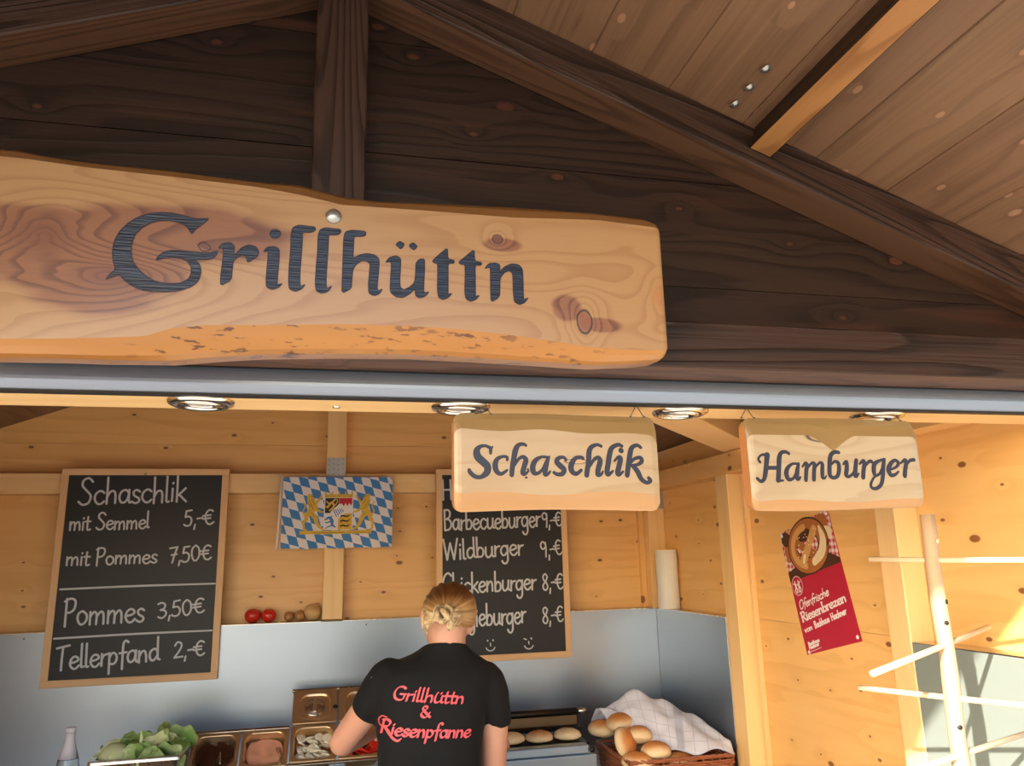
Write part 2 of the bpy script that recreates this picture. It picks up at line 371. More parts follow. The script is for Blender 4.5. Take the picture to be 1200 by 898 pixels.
# ------------------------------------------------------------------ writing: strokes
def cat(pts, n=5):
    """Catmull-Rom through points of any length of tuple"""
    if len(pts) < 3: return [tuple(p) for p in pts]
    out = []; P = [pts[0]]+list(pts)+[pts[-1]]
    for i in range(1, len(P)-2):
        for k in range(n):
            t = k/n
            out.append(tuple(.5*((2*b)+(c-a)*t+(2*a-5*b+4*c-d)*t*t+(3*b-a-3*c+d)*t**3) for a, b, c, d in zip(P[i-1], P[i], P[i+1], P[i+2])))
    out.append(tuple(pts[-1])); return out
class Ink:
    """collects flat shapes in (u, v); to_mesh maps them through place(u, v, lift)"""
    def __init__(s): s.V = []; s.F = []; s.m = []
    def poly(s, pts, lift=0., mi=0):
        b = len(s.V); s.V += [(p[0], p[1], lift) for p in pts]; s.F.append(tuple(range(b, b+len(pts)))); s.m.append(mi)
    def stroke(s, pts, lift=0., mi=0, nib=None, grow=0., n=5):
        """pts (u, v, width); nib = (angle, thin share) for a broad pen. One ribbon with rounded ends, rising a hair along its run"""
        q = cat(pts, n); s.k = getattr(s, 'k', 0)+1; base = lift+(s.k % 9)*9e-6; m = len(q)
        def half(p, nx, ny):
            wd = max(p[2]/2+grow, 1e-4)
            if nib:
                a, th = nib; return wd*sqrt((nx*cos(a)+ny*sin(a))**2+th*th*(ny*cos(a)-nx*sin(a))**2)
            return wd
        b = len(s.V)
        for i, p in enumerate(q):
            o, r = q[max(i-1, 0)], q[min(i+1, m-1)]; tx, ty = r[0]-o[0], r[1]-o[1]; l = sqrt(tx*tx+ty*ty) or 1e-9; nx, ny = -ty/l, tx/l
            h = half(p, nx, ny); z = base+i*1.5e-6
            s.V += [(p[0]+nx*h, p[1]+ny*h, z), (p[0]-nx*h, p[1]-ny*h, z)]
        for i in range(m-1): s.F.append((b+2*i, b+2*i+1, b+2*i+3, b+2*i+2)); s.m.append(mi)
        for e, o in ((0, 1), (m-1, m-2)):
            p, r = q[e], q[o]; dx, dy = p[0]-r[0], p[1]-r[1]; a0 = atan2(dy, dx); P = []
            for t in [-pi/2+pi*k/6 for k in range(7)]:
                if nib:
                    c, si = cos(a0+t), sin(a0+t); h = half(p, c, si); P.append((p[0]+c*h, p[1]+si*h))
                else: wd = max(p[2]/2+grow, 1e-4); P.append((p[0]+wd*cos(a0+t), p[1]+wd*sin(a0+t)))
            z = base+e*1.5e-6; b2 = len(s.V); s.V += [(x, y, z) for x, y in P]; s.F.append(tuple(range(b2, b2+7))); s.m.append(mi)
    def mesh(s, name, place, mats):
        me = mesh(name, [place(*v) for v in s.V], s.F, mats, fm=s.m); return me
def hull(P):
    P = sorted(set((round(x, 6), round(y, 6)) for x, y in P))
    def half(Q):
        h = []
        for p in Q:
            while len(h) > 1 and (h[-1][0]-h[-2][0])*(p[1]-h[-2][1])-(h[-1][1]-h[-2][1])*(p[0]-h[-2][0]) <= 0: h.pop()
            h.append(p)
        return h
    a = half(P); b = half(P[::-1]); return a[:-1]+b[:-1]
G = {
'a': (.52, [[(.42,.4),(.3,.5),(.13,.43),(.06,.24),(.12,.05),(.25,.02),(.38,.15),(.43,.4)], [(.44,.5),(.43,.15),(.47,.01),(.54,.04)]]),
'b': (.48, [[(.08,1),(.07,.5),(.08,.02)], [(.08,.3),(.2,.48),(.37,.42),(.42,.22),(.3,.03),(.08,.04)]]),
'c': (.46, [[(.42,.42),(.28,.5),(.11,.4),(.06,.2),(.16,.03),(.3,.0),(.43,.1)]]),
'd': (.54, [[(.42,.4),(.28,.5),(.11,.4),(.06,.2),(.14,.02),(.28,.03),(.42,.2)], [(.44,1),(.43,.4),(.44,.08),(.53,.02)]]),
'e': (.48, [[(.08,.25),(.28,.28),(.42,.36),(.36,.48),(.22,.5),(.09,.38),(.06,.18),(.18,.01),(.33,.01),(.45,.12)]]),
'f': (.36, [[(.44,.92),(.34,1),(.22,.9),(.19,.5),(.17,-.2)], [(.04,.48),(.36,.5)]]),
'g': (.52, [[(.42,.4),(.3,.5),(.13,.43),(.06,.24),(.14,.05),(.28,.05),(.41,.2)], [(.44,.5),(.43,.1),(.42,-.22),(.3,-.38),(.15,-.34),(.1,-.24)]]),
'h': (.5, [[(.08,1),(.08,.5),(.07,0)], [(.08,.25),(.2,.45),(.34,.47),(.4,.32),(.4,.02)]]),
'i': (.2, [[(.09,.5),(.08,.02)], [(.1,.70),(.11,.73)]]),
'k': (.46, [[(.08,1),(.08,.5),(.07,0)], [(.42,.52),(.12,.24)], [(.16,.28),(.45,0)]]),
'l': (.22, [[(.08,1),(.07,.15),(.1,.02),(.18,.03)]]),
'm': (.74, [[(.07,.48),(.07,0)], [(.07,.28),(.2,.46),(.3,.44),(.34,.3),(.33,0)], [(.34,.28),(.48,.46),(.58,.44),(.62,.3),(.63,0)]]),
'n': (.5, [[(.07,.5),(.07,0)], [(.08,.26),(.2,.46),(.33,.47),(.39,.3),(.4,.02)]]),
'o': (.5, [[(.25,.5),(.1,.42),(.06,.22),(.15,.03),(.28,.0),(.42,.14),(.42,.36),(.25,.5)]]),
'p': (.5, [[(.08,.5),(.08,.1),(.07,-.38)], [(.08,.3),(.22,.49),(.38,.42),(.42,.22),(.3,.03),(.08,.04)]]),
'r': (.34, [[(.08,.5),(.07,0)], [(.08,.26),(.17,.43),(.33,.48)]]),
's': (.38, [[(.34,.43),(.22,.5),(.09,.42),(.13,.28),(.3,.18),(.32,.06),(.18,-.01),(.04,.06)]]),
't': (.34, [[(.16,.78),(.14,.12),(.2,.0),(.32,.04)], [(.02,.5),(.32,.51)]]),
'u': (.52, [[(.08,.5),(.07,.15),(.17,.0),(.32,.06),(.42,.22)], [(.43,.5),(.42,.1),(.52,.02)]]),
'v': (.44, [[(.04,.5),(.2,.0)], [(.2,.0),(.38,.5)]]),
'z': (.44, [[(.06,.48),(.38,.48)], [(.38,.48),(.06,.02)], [(.06,.02),(.4,.02)]]),
'B': (.58, [[(.1,1),(.09,.5),(.1,0)], [(.08,.96),(.3,1),(.45,.86),(.38,.62),(.12,.54)], [(.12,.54),(.4,.5),(.52,.28),(.38,.05),(.1,0)]]),
'C': (.62, [[(.58,.86),(.4,1),(.18,.86),(.07,.5),(.16,.12),(.38,.0),(.58,.12)]]),
'G': (.7, [[(.58,.88),(.4,1),(.18,.88),(.07,.5),(.16,.12),(.38,.0),(.56,.1),(.6,.4)], [(.38,.45),(.66,.45)]]),
'H': (.62, [[(.08,1),(.08,0)], [(.5,1),(.52,0)], [(.08,.5),(.52,.5)]]),
'O': (.7, [[(.35,1),(.12,.84),(.07,.45),(.2,.06),(.4,.0),(.6,.2),(.62,.65),(.5,.95),(.35,1)]]),
'P': (.52, [[(.1,1),(.09,.5),(.08,-.05)], [(.02,.9),(.25,1),(.45,.9),(.42,.6),(.25,.47),(.1,.48)]]),
'R': (.6, [[(.1,1),(.09,.5),(.1,0)], [(.04,.96),(.3,1),(.46,.84),(.38,.58),(.12,.5)], [(.2,.5),(.56,0)]]),
'S': (.6, [[(.55,.86),(.4,1),(.2,.93),(.16,.72),(.34,.52),(.5,.32),(.42,.06),(.2,.0),(.04,.12)]]),
'T': (.56, [[(.0,.92),(.26,.96),(.56,1.)], [(.28,.96),(.24,.5),(.22,-.02)]]),
'V': (.56, [[(.04,1),(.26,0)], [(.26,0),(.52,1)]]),
'W': (.84, [[(.04,1),(.2,0)], [(.2,0),(.4,.8)], [(.4,.8),(.58,0)], [(.58,0),(.8,1)]]),
'0': (.54, [[(.28,1),(.1,.8),(.06,.4),(.16,.04),(.32,.03),(.46,.35),(.44,.8),(.28,1)]]),
'2': (.54, [[(.08,.8),(.2,1),(.38,.95),(.42,.72),(.26,.36),(.04,.02)], [(.04,.02),(.48,.04)]]),
'3': (.5, [[(.06,.94),(.25,1),(.4,.84),(.32,.6),(.16,.54)], [(.16,.54),(.38,.46),(.42,.22),(.24,.0),(.04,.1)]]),
'5': (.5, [[(.44,1),(.16,.97)], [(.16,.97),(.1,.58)], [(.1,.58),(.3,.6),(.42,.38),(.34,.06),(.14,.0),(.02,.1)]]),
'7': (.46, [[(.04,.95),(.44,1)], [(.44,1),(.28,.5),(.16,0)], [(.12,.5),(.4,.54)]]),
'8': (.52, [[(.44,.82),(.3,1),(.13,.88),(.15,.64),(.34,.45),(.42,.2),(.28,.0),(.09,.1),(.1,.34),(.3,.55),(.44,.82)]]),
'9': (.5, [[(.42,.8),(.28,1),(.1,.9),(.08,.65),(.22,.52),(.4,.64)], [(.44,.92),(.42,.5),(.34,.0)]]),
',': (.18, [[(.1,.08),(.04,-.22)]]), '-': (.34, [[(.04,.42),(.3,.44)]]), '.': (.16, [[(.07,.02),(.08,.04)]]),
'€': (.6, [[(.55,.86),(.4,.96),(.22,.84),(.13,.48),(.22,.1),(.4,.02),(.56,.14)], [(.0,.6),(.42,.62)], [(.0,.4),(.4,.42)]]),
'&': (.66, [[(.6,.02),(.4,.3),(.16,.7),(.2,.95),(.36,.96),(.4,.78),(.1,.42),(.06,.18),(.2,.0),(.4,.05),(.56,.4)]]),
' ': (.3, []),
}
G['ü'] = (G['u'][0], G['u'][1]+[[(.14,.68),(.15,.71)], [(.35,.68),(.36,.71)]])
def write(ink, text, p0, p1, cap, wd, nib=None, slant=0., lift=0., mi=0, serif=False, grow=0., wob=0.):
    """one line of writing from p0 to p1 (baseline), cap height in the same units"""
    total = sum(G[c][0] for c in text); L = sqrt((p1[0]-p0[0])**2+(p1[1]-p0[1])**2)
    ux, uy = (p1[0]-p0[0])/L, (p1[1]-p0[1])/L; sx = L/total; x = 0
    for ci, c in enumerate(text):
        adv, sts = G[c]; jz = wob*(random.random()-.5)
        for st in sts:
            if serif and c not in ',.-' and len(st) >= 2:
                st = list(st)
                if abs(st[0][0]-st[-1][0]) < .03 and abs(st[0][1]-st[-1][1]) > .35: 
                    for e, sg in ((0, 1), (-1, 1)):
                        q = st[e]; ink.stroke([(p0[0]+(x+q[0]+k+slant*q[1])*sx*ux-q[1]*cap*uy, p0[1]+(x+q[0]+k)*sx*uy+q[1]*cap*ux, wd*.5) for k in (-.08, .08)], lift, mi, grow=grow)
            pts = [(p0[0]+(x+q[0]+slant*q[1])*sx*ux-(q[1]+jz)*cap*uy, p0[1]+(x+q[0]+slant*q[1])*sx*uy+(q[1]+jz)*cap*ux, wd) for q in st]
            ink.stroke(pts, lift, mi, nib, grow, n=4)
        x += adv
# ---- traced lettering and edges of the carved signs (0.1 mm on the sign planes)
BIG_LETTERS = [[(-1795,22312),(-1915,22288),(-2020,22288),(-2158,22324),(-2309,22349),(-2457,22342),(-2602,22309),(-2742,22238),(-2851,22144),(-2942,22019),(-2995,21880),(-3008,21746),(-2994,21615),(-2946,21469),(-3004,21400),(-3065,21311),(-2973,21366),(-2891,21399),(-2835,21329),(-2722,21245),(-2588,21188),(-2430,21181),(-2271,21185),(-2112,21215),(-1970,21282),(-1887,21370),(-1861,21506),(-1887,21605),(-1951,21677),(-1817,21686),(-1721,21710),(-1672,21773),(-1660,21825),(-1733,21794),(-1823,21783),(-1973,21786),(-2122,21792),(-2269,21790),(-2355,21759),(-2424,21695),(-2456,21631),(-2378,21665),(-2263,21693),(-2129,21682),(-2045,21645),(-1988,21565),(-1982,21465),(-2020,21379),(-2105,21320),(-2235,21302),(-2352,21305),(-2470,21335),(-2576,21402),(-2669,21487),(-2750,21598),(-2782,21729),(-2784,21846),(-2751,21983),(-2673,22099),(-2563,22184),(-2448,22224),(-2301,22236),(-2180,22215),(-2087,22162),(-2046,22105),(-2017,22052),(-1980,22127),(-1909,22193)], [(-1662,21863),(-1592,21947),(-1497,21961),(-1441,21911),(-1448,21760),(-1341,21897),(-1248,21947),(-1150,21921),(-1112,21848),(-1124,21783),(-1257,21677),(-1274,21772),(-1336,21794),(-1445,21707),(-1457,21568),(-1458,21410),(-1593,21311),(-1597,21454),(-1587,21602),(-1578,21773),(-1591,21879)], [(-972,22137),(-949,22191),(-901,22208),(-847,22195),(-824,22148),(-843,22101),(-895,22075),(-945,22089)], [(-1051,21853),(-996,21926),(-899,21946),(-835,21911),(-832,21738),(-839,21544),(-846,21373),(-807,21375),(-766,21403),(-825,21331),(-910,21299),(-979,21333),(-990,21449),(-983,21642),(-977,21858),(-1009,21873)], [(-677,22164),(-656,22254),(-579,22300),(-459,22291),(-349,22289),(-341,22245),(-396,22207),(-525,22197),(-522,22109),(-528,21889),(-536,21671),(-538,21455),(-521,21360),(-454,21405),(-504,21329),(-590,21288),(-669,21319),(-684,21446),(-683,21662),(-673,21923)], [(-298,22159),(-277,22250),(-198,22290),(-76,22281),(16,22279),(17,22228),(-33,22195),(-154,22186),(-155,22092),(-161,21871),(-169,21652),(-172,21434),(-154,21349),(-84,21401),(-133,21318),(-217,21281),(-297,21309),(-315,21426),(-309,21686),(-296,21906)], [(66,22153),(88,22245),(169,22278),(292,22278),(379,22272),(376,22217),(325,22195),(208,22191),(205,22052),(199,21841),(300,21899),(402,21928),(515,21913),(578,21855),(574,21678),(562,21522),(554,21390),(585,21359),(640,21404),(586,21316),(515,21286),(443,21319),(435,21449),(448,21625),(456,21769),(404,21817),(322,21816),(242,21744),(199,21653),(190,21500),(189,21380),(61,21293),(62,21492),(64,21711),(65,21931)], [(818,22101),(880,22158),(950,22118),(898,22035)], [(1014,22099),(1077,22150),(1141,22097),(1088,22030)], [(672,21806),(733,21888),(826,21924),(895,21888),(890,21742),(882,21564),(887,21432),(945,21395),(1028,21440),(1101,21511),(1121,21646),(1121,21825),(1173,21891),(1247,21905),(1247,21743),(1237,21541),(1233,21386),(1263,21365),(1320,21395),(1259,21321),(1185,21288),(1123,21313),(1108,21423),(1029,21341),(925,21280),(822,21292),(749,21358),(753,21556),(765,21779),(744,21833)], [(1364,21875),(1471,21984),(1596,22112),(1595,21924),(1697,21909),(1690,21863),(1599,21857),(1598,21653),(1597,21429),(1597,21362),(1661,21388),(1601,21317),(1522,21280),(1459,21310),(1444,21442),(1449,21644),(1449,21847),(1396,21854)], [(1761,21879),(1882,21990),(2003,22113),(2005,21918),(2117,21902),(2109,21861),(2011,21854),(2012,21633),(2009,21407),(2015,21352),(2078,21382),(2015,21307),(1939,21276),(1868,21310),(1854,21444),(1863,21624),(1865,21851),(1793,21858)], [(2163,21802),(2220,21886),(2319,21909),(2396,21887),(2394,21771),(2473,21857),(2586,21911),(2687,21906),(2752,21840),(2753,21633),(2751,21404),(2761,21341),(2833,21386),(2771,21303),(2692,21265),(2615,21301),(2601,21441),(2601,21624),(2600,21761),(2539,21804),(2460,21764),(2392,21668),(2389,21520),(2381,21372),(2253,21275),(2250,21466),(2253,21648),(2252,21831),(2208,21833)]]
SCHASCHLIK = [[(2628,19369,18),(2594,19325,51),(2592,19257,41)], [(2591,19346,51),(2503,19382,44),(2415,19367,59),(2356,19301,102),(2369,19200,124),(2455,19114,124),(2534,19029,117),(2518,18928,102),(2422,18857,65),(2321,18864,65),(2242,18928,65),(2221,18971,55)], [(2875,19145,41),(2876,19189,44),(2809,19203,44),(2705,19159,66),(2667,19058,88),(2687,18957,81),(2759,18907,59),(2833,18943,44),(2871,18972,32)], [(3209,19396,42),(3165,19418,53),(3082,19402,67),(3028,19321,90),(2994,19175,86),(2960,19001,81),(2950,18893,74)], [(3006,19059,37),(3076,19161,45),(3151,19198,60),(3202,19147,82),(3169,19031,82),(3144,18929,82),(3180,18901,45),(3242,18958,30)], [(3581,19193,46),(3482,19200,42),(3375,19141,75),(3319,19031,90),(3338,18930,82),(3413,18923,53),(3490,18988,42),(3539,19076,45)], [(3619,19208,27),(3570,19105,76),(3543,18988,83),(3533,18901,68),(3578,18901,45),(3625,18952,30)], [(3198,18847,33),(3204,18847,33)], [(3915,19157,47),(3867,19197,46),(3784,19180,66),(3748,19116,83),(3812,19045,91),(3875,18982,83),(3839,18910,74),(3748,18902,58),(3692,18934,49)], [(4225,19175,47),(4193,19199,50),(4092,19182,64),(4012,19078,92),(4007,18966,86),(4088,18911,67),(4183,18975,47)], [(4566,19396,48),(4491,19420,51),(4387,19378,76),(4340,19289,88),(4324,19127,84),(4291,18967,84),(4279,18887,80)], [(4345,19047,42),(4427,19160,51),(4505,19193,68),(4535,19128,88),(4495,18999,88),(4481,18903,81),(4532,18895,47),(4577,18951,30)], [(4952,19400,52),(4885,19424,60),(4770,19373,77),(4722,19275,89),(4687,19113,85),(4653,18952,88),(4676,18895,59),(4759,18960,34)], [(4931,19324,86),(4937,19318,86)], [(4800,19138,31),(4872,19203,52),(4914,19179,83),(4880,19049,89),(4848,18936,89),(4871,18896,60),(4952,18952,31)], [(5307,19378,49),(5240,19419,56),(5142,19377,78),(5101,19278,87),(5065,19115,86),(5033,18952,86),(5022,18888,82)], [(5090,19099,43),(5181,19180,52),(5287,19197,61),(5309,19132,70),(5227,19075,52),(5104,19058,43)], [(5139,19050,69),(5219,18953,87),(5280,18823,78),(5379,18758,61),(5451,18791,66),(5420,18839,56)]]
HAMBURGER = [[(7624,19129,43),(7594,19188,40),(7659,19258,36),(7776,19268,58)], [(7782,19261,102),(7752,19117,87),(7722,18973,87),(7678,18831,72),(7608,18779,57),(7535,18831,50)], [(7771,19026,65),(7997,19026,66)], [(8232,19291,52),(8162,19323,56),(8072,19303,66),(8025,19210,88),(8000,19052,85),(7975,18896,87),(7956,18798,87)], [(7955,18785,36),(8058,18794,32)], [(8401,19100,41),(8283,19100,41),(8179,19027,73),(8138,18922,88),(8170,18818,73),(8266,18831,47),(8336,18922,44)], [(8417,19107,37),(8373,18988,81),(8349,18844,81),(8382,18818,51),(8424,18857,29)], [(8484,19048,30),(8551,19114,52),(8584,19081,74),(8555,18962,74),(8528,18804,71)], [(8593,19028,37),(8685,19114,45),(8742,19095,75),(8718,18962,74),(8695,18811,74)], [(8758,19042,37),(8850,19122,45),(8908,19102,68),(8892,18976,75),(8884,18857,67),(8926,18837,37),(8961,18877,27)], [(9286,19320,61),(9199,19327,66),(9114,19272,78),(9077,19164,83),(9050,19011,83),(9046,18889,78),(9118,18843,61),(9211,18889,70),(9253,19011,78),(9250,19119,70),(9176,19149,49),(9117,19103,35)], [(9352,19096,32),(9430,19150,62),(9421,19027,84),(9391,18904,79),(9443,18866,53),(9549,18935,44),(9610,19059,53)], [(9645,19175,71),(9604,19012,85),(9584,18874,79),(9661,18920,32)], [(9705,19105,32),(9794,19168,62),(9812,19106,80),(9776,18982,80),(9749,18851,80)], [(9834,19075,39),(9917,19153,54),(9970,19153,68)], [(10263,19194,54),(10152,19170,50),(10035,19107,81),(9999,18982,86),(10020,18889,53),(10114,18920,45),(10171,18998,45)], [(10253,19186,63),(10211,19029,81),(10179,18874,81),(10120,18720,71),(10002,18643,62),(9906,18659,53),(9900,18735,50),(9978,18843,36),(10076,18905,36)], [(10360,18999,36),(10494,19046,45),(10560,19125,64),(10496,19179,58),(10397,19124,76),(10324,18999,94),(10362,18897,76),(10454,18905,54),(10534,18960,36)], [(10615,19125,33),(10716,19188,64),(10734,19125,82),(10695,19000,82),(10667,18882,82)], [(10738,19094,40),(10824,19173,55),(10918,19189,66)]]
BIG_TOP = [(-0.4594,2.3182),(-0.4384,2.3191),(-0.3952,2.3131),(-0.3514,2.3097),(-0.2393,2.3075),(-0.1218,2.3011),(-0.0611,2.3013),(0.0013,2.2888),(0.052,2.2849),(0.1298,2.2888),(0.265,2.2932),(0.4073,2.2949),(0.4885,2.291),(0.5135,2.2824)]
BIG_TOPW = [(-0.452,2.3003),(-0.4208,2.2997),(-0.3459,2.2943),(-0.2354,2.2906),(-0.1197,2.2855),(-0.0598,2.2788),(0.0016,2.2678),(0.128,2.2688),(0.2609,2.2685),(0.4011,2.2756),(0.5032,2.2703)]
BIG_BOTW = [(-0.4235,2.0436),(-0.364,2.0461),(-0.303,2.0499),(-0.2509,2.0545),(-0.2197,2.0667),(-0.1765,2.0735),(-0.0755,2.0782),(0.0063,2.0833),(0.1034,2.0852),(0.1788,2.0834),(0.2563,2.0776),(0.3226,2.071),(0.3766,2.0638),(0.446,2.0624),(0.4972,2.063)]
BIG_BOT = [(-0.4287,2.0259),(-0.3683,2.027),(-0.3061,2.0269),(-0.2207,2.0287),(-0.1659,2.0356),(-0.1097,2.0414),(0.0075,2.0471),(0.1055,2.0495),(0.2076,2.048),(0.3138,2.0451),(0.3962,2.0426),(0.4673,2.0478),(0.5053,2.0533)]
CHALK_ONE = [('Schaschlik',-0.962,1.9951,-0.5668,2.0056,0.1023),('mit Semmel',-0.9827,1.898,-0.6948,1.9036,0.0648),('5,-€',-0.5699,1.9084,-0.4556,1.9169,0.0602),('mit Pommes',-0.982,1.7672,-0.6569,1.7689,0.0636),('7,50€',-0.6135,1.7679,-0.4569,1.7773,0.0588),('Pommes',-0.9695,1.5462,-0.6865,1.5534,0.0957),('3,50€',-0.6416,1.561,-0.47,1.5766,0.057),('Tellerpfand',-0.9772,1.3897,-0.6213,1.4077,0.0844),('2,-€',-0.5732,1.4115,-0.4602,1.4184,0.056)]
CHALK_TWO = [('Hamburger',0.4606,2.006,0.8151,2.015,0.084),('Barbecueburger',0.4674,1.8763,0.8963,1.8883,0.0861),('9,-€',0.9039,1.8845,0.9938,1.8907,0.0628),('Wildburger',0.467,1.7525,0.816,1.7696,0.0847),('9,-€',0.8957,1.7534,0.9927,1.7658,0.0653),('Chickenburger',0.4593,1.6172,0.8685,1.6217,0.0831),('8,-€',0.8949,1.6173,0.9908,1.6214,0.0677),('Veggieburger',0.4659,1.4772,0.8193,1.4866,0.0883),('8,-€',0.8903,1.4803,0.9853,1.4835,0.0664)]
# ================================================================== SETTING
XR, YB = 1.49, 3.42                       # inner faces of the right and back board walls
YF, YG, YP = 1.15, 1.227, 1.243           # facade: beam face, gable boards, aluminium rail
def roof(x): return 2.803-.38*abs(x)
SL = atan2(.38, 1)
g = struct('ground'); 
link('paving', mesh('paving', [(-40,-40,0),(40,-40,0),(40,40,0),(-40,40,0)], [(0,1,2,3)], M['ground']), parent=g)
fl = struct('floor')
for i in range(14): box2(fl, 'floor_board', (-1.5+i*.2145, 1.25, .02), (-1.5+i*.2145+.213, 3.44, .05), M['pine'], axis='y')
# ceiling: boards run front to back on both slopes
ce = struct('ceiling')
BW = .155
for s in (1, -1):
    for i in range(12):
        a = (i+.5)*BW
        x = a*cos(SL); z = 2.803-a*sin(SL)
        o = link('board', box_mesh(3.88, BW-.0004, .022, M['soffit_board'], .002), parent=ce)
        nx, nz = sin(SL), cos(SL)
        R = Matrix(((0, -s*cos(SL), s*nx), (1, 0, 0), (0, sin(SL), nz))) if s > 0 else Matrix(((0, cos(SL), -nx), (1, 0, 0), (0, sin(SL), nz)))
        if R.determinant() < 0: R.col[1] = -R.col[1]
        o.rotation_euler = R.to_euler()
        o.location = (s*(x+nx*.011), 1.63, z+nz*.011)
for s in (1, -1):
    o = link('purlin', box_mesh(1.44, .045, .052, M['purlin'], .002), parent=ce)
    m_ = Matrix(((0, -cos(SL), s*sin(SL)), (1, 0, 0), (0, s*sin(SL), cos(SL)))); o.rotation_euler = m_.to_euler()
    o.location = (s*(.7495+.026*sin(SL)), .429, 2.4685+.026*cos(SL))
for o in COL.objects:
    if o.name.startswith('purlin'):
        o.data = o.data.copy(); o.data.materials.append(M['stained'])
        for p in o.data.polygons:
            if abs(p.normal.y) > .5: p.material_index = 1  # purlin sides darker than the underside
bolt_prof = [(.0001, .0045), (.004, .0044), (.0075, .003), (.009, .0006), (.009, 0), (.0115, -.0002), (.0118, -.0018)]
for by in (1.011, 1.064, 1.114):
    lathe(ce, 'bolt', [(r, -z) for r, z in bolt_prof], (.689, by, roof(.689)-.0015), M['bolt'], 16, rot=(0, -SL, 0))
# front gable
wf = struct('wall_front')
rows = [2.137, 2.228, 2.335, 2.44, 2.55, 2.66, 2.80]
for z0, z1 in zip(rows, rows[1:]):
    g2 = .0005
    def xe(z): return max(0.0, (2.803-z)/.38-.004)
    xa, xb = min(xe(z0), 1.72), min(xe(z1), 1.72)
    poly = [(-xa, z0+g2), (xa, z0+g2), (xb, z1-g2), (-xb, z1-g2)] if xb > .01 else [(-xa, z0+g2), (xa, z0+g2), (0, z1-g2)]
    prism(wf, 'board', poly, YG+random.uniform(-.0015, .0015), YG+.022, M['stained'])
box2(wf, 'beam', (-1.62, YF, 2.056), (1.62, YP, 2.137), M['stained_beam'], bev=.0025, under=M['underside_brown'])
box2(wf, 'king_post', (-.046, YF, 2.137), (.038, YG, 2.725), M['stained_beam'], axis='z', bev=.0025)
RT = .073
for s in (1, -1):
    L = 1.84; a = L/2
    o = link('rafter', box_mesh(L, YG-YF, RT, M['stained_beam'], .0025, under=M['underside_brown']), parent=wf)
    o.rotation_euler = (0, s*SL, 0) if s > 0 else (0, -SL, 0)
    o.location = (s*(a*cos(SL)-RT/2*sin(SL)), (YF+YG)/2+(.0004 if s > 0 else -.0004), 2.803-a*sin(SL)-RT/2*cos(SL))
# verge boards on the front edge of the roof, eave posts
for s in (1, -1):
    o = link('fascia', box_mesh(1.92, .022, .10, M['stained_beam'], .002), parent=ce)
    o.rotation_euler = (0, s*SL, 0); o.location = (s*.96*cos(SL), -.322, 2.803-.96*sin(SL)+.062)
# front wall below the hatch
for i in range(5): box2(wf, 'board', (-1.53, YP, .02+i*.19), (1.53, YP+.022, .02+i*.19+.188), M['stained'], axis='x')
for s in (-1, 1): box2(wf, 'corner_post', (s*1.53, YP-.01, .0), (s*1.62, YP+.08, 2.05), M['stained_beam'], axis='z')
# back wall
wb = struct('wall_back')
zs = [.02, .52, 1.02, 1.5235, 2.08, 2.25, 2.45, 2.65, 2.79]
for z0, z1 in zip(zs, zs[1:]):
    if z0 > 2.75: break
    g2 = .0005
    def xe(z): return min(XR+.02, (2.803-z)/.38-.004)
    xa, xb = xe(z0), xe(min(z1, 2.79))
    prism(wb, 'board', [(-xa, z0+g2), (xa, z0+g2), (xb, min(z1, 2.79)-g2), (-xb, min(z1, 2.79)-g2)], YB, YB+.022, M['pine'])
box2(wb, 'rail', (-XR, 3.342, 2.041), (-.0255, YB, 2.121), M['pine_light'], bev=.002)
box2(wb, 'rail', (.0545, 3.342, 2.041), (1.41, YB, 2.121), M['pine_light'], bev=.002)
box2(wb, 'post', (-.0255, 3.34, 1.53), (.0545, YB, 2.70), M['pine_light'], axis='z', bev=.002)
box2(wb, 'corner_post', (1.41, 3.34, .05), (1.49, YB, 2.121), M['pine_light'], axis='z', bev=.002)
box2(wb, 'corner_post', (-1.49, 3.34, .05), (-1.41, YB, 2.121), M['pine_light'], axis='z', bev=.002)
box2(wb, 'batten', (1.385, 3.395, 1.53), (1.409, YB, 2.041), M['pine'], axis='z', bev=.001)
pl = box2(wb, 'nail_plate', (-.0235, 3.3375, 2.108), (.0505, 3.34, 2.188), M['zinc'], bev=0)
pl = box2(wb, 'nail_plate', (1.462, 3.3375, 1.962), (1.49, 3.34, 2.038), M['zinc'], bev=0)
bm = bmesh.new()
for i in range(4):
    for j in range(4):
        bmesh.ops.create_circle(bm, cap_ends=True, radius=.0022, segments=6, matrix=Matrix.Translation((-.015+i*.019, 3.3372, 2.115+j*.021+.004*(i % 2))) @ Matrix.Rotation(pi/2, 4, 'X'))
link('nail', bm_mesh('nail', bm, M['nail']), parent=wb)['kind'] = 'stuff'
bp = box2(wb, 'metal_panel', (-XR, 3.334, .95), (1.42, 3.3385, 1.523), M['sheet'], bev=.0008)
box2(wb, 'ledge', (-XR, 3.334, 1.5215), (-.0265, YB, 1.5255), M['steel'], bev=.0008)
box2(wb, 'ledge', (.0555, 3.334, 1.5215), (1.384, YB, 1.5255), M['steel'], bev=.0008)
for x, z in ((.151, 1.505), (-1.1, 1.505), (.95, 1.505)): lathe(wb, 'screw', [(.0001, .0015), (.003, .001), (.0035, 0)], (x, 3.3335, z), M['nail'], 8, rot=(pi/2, 0, 0))
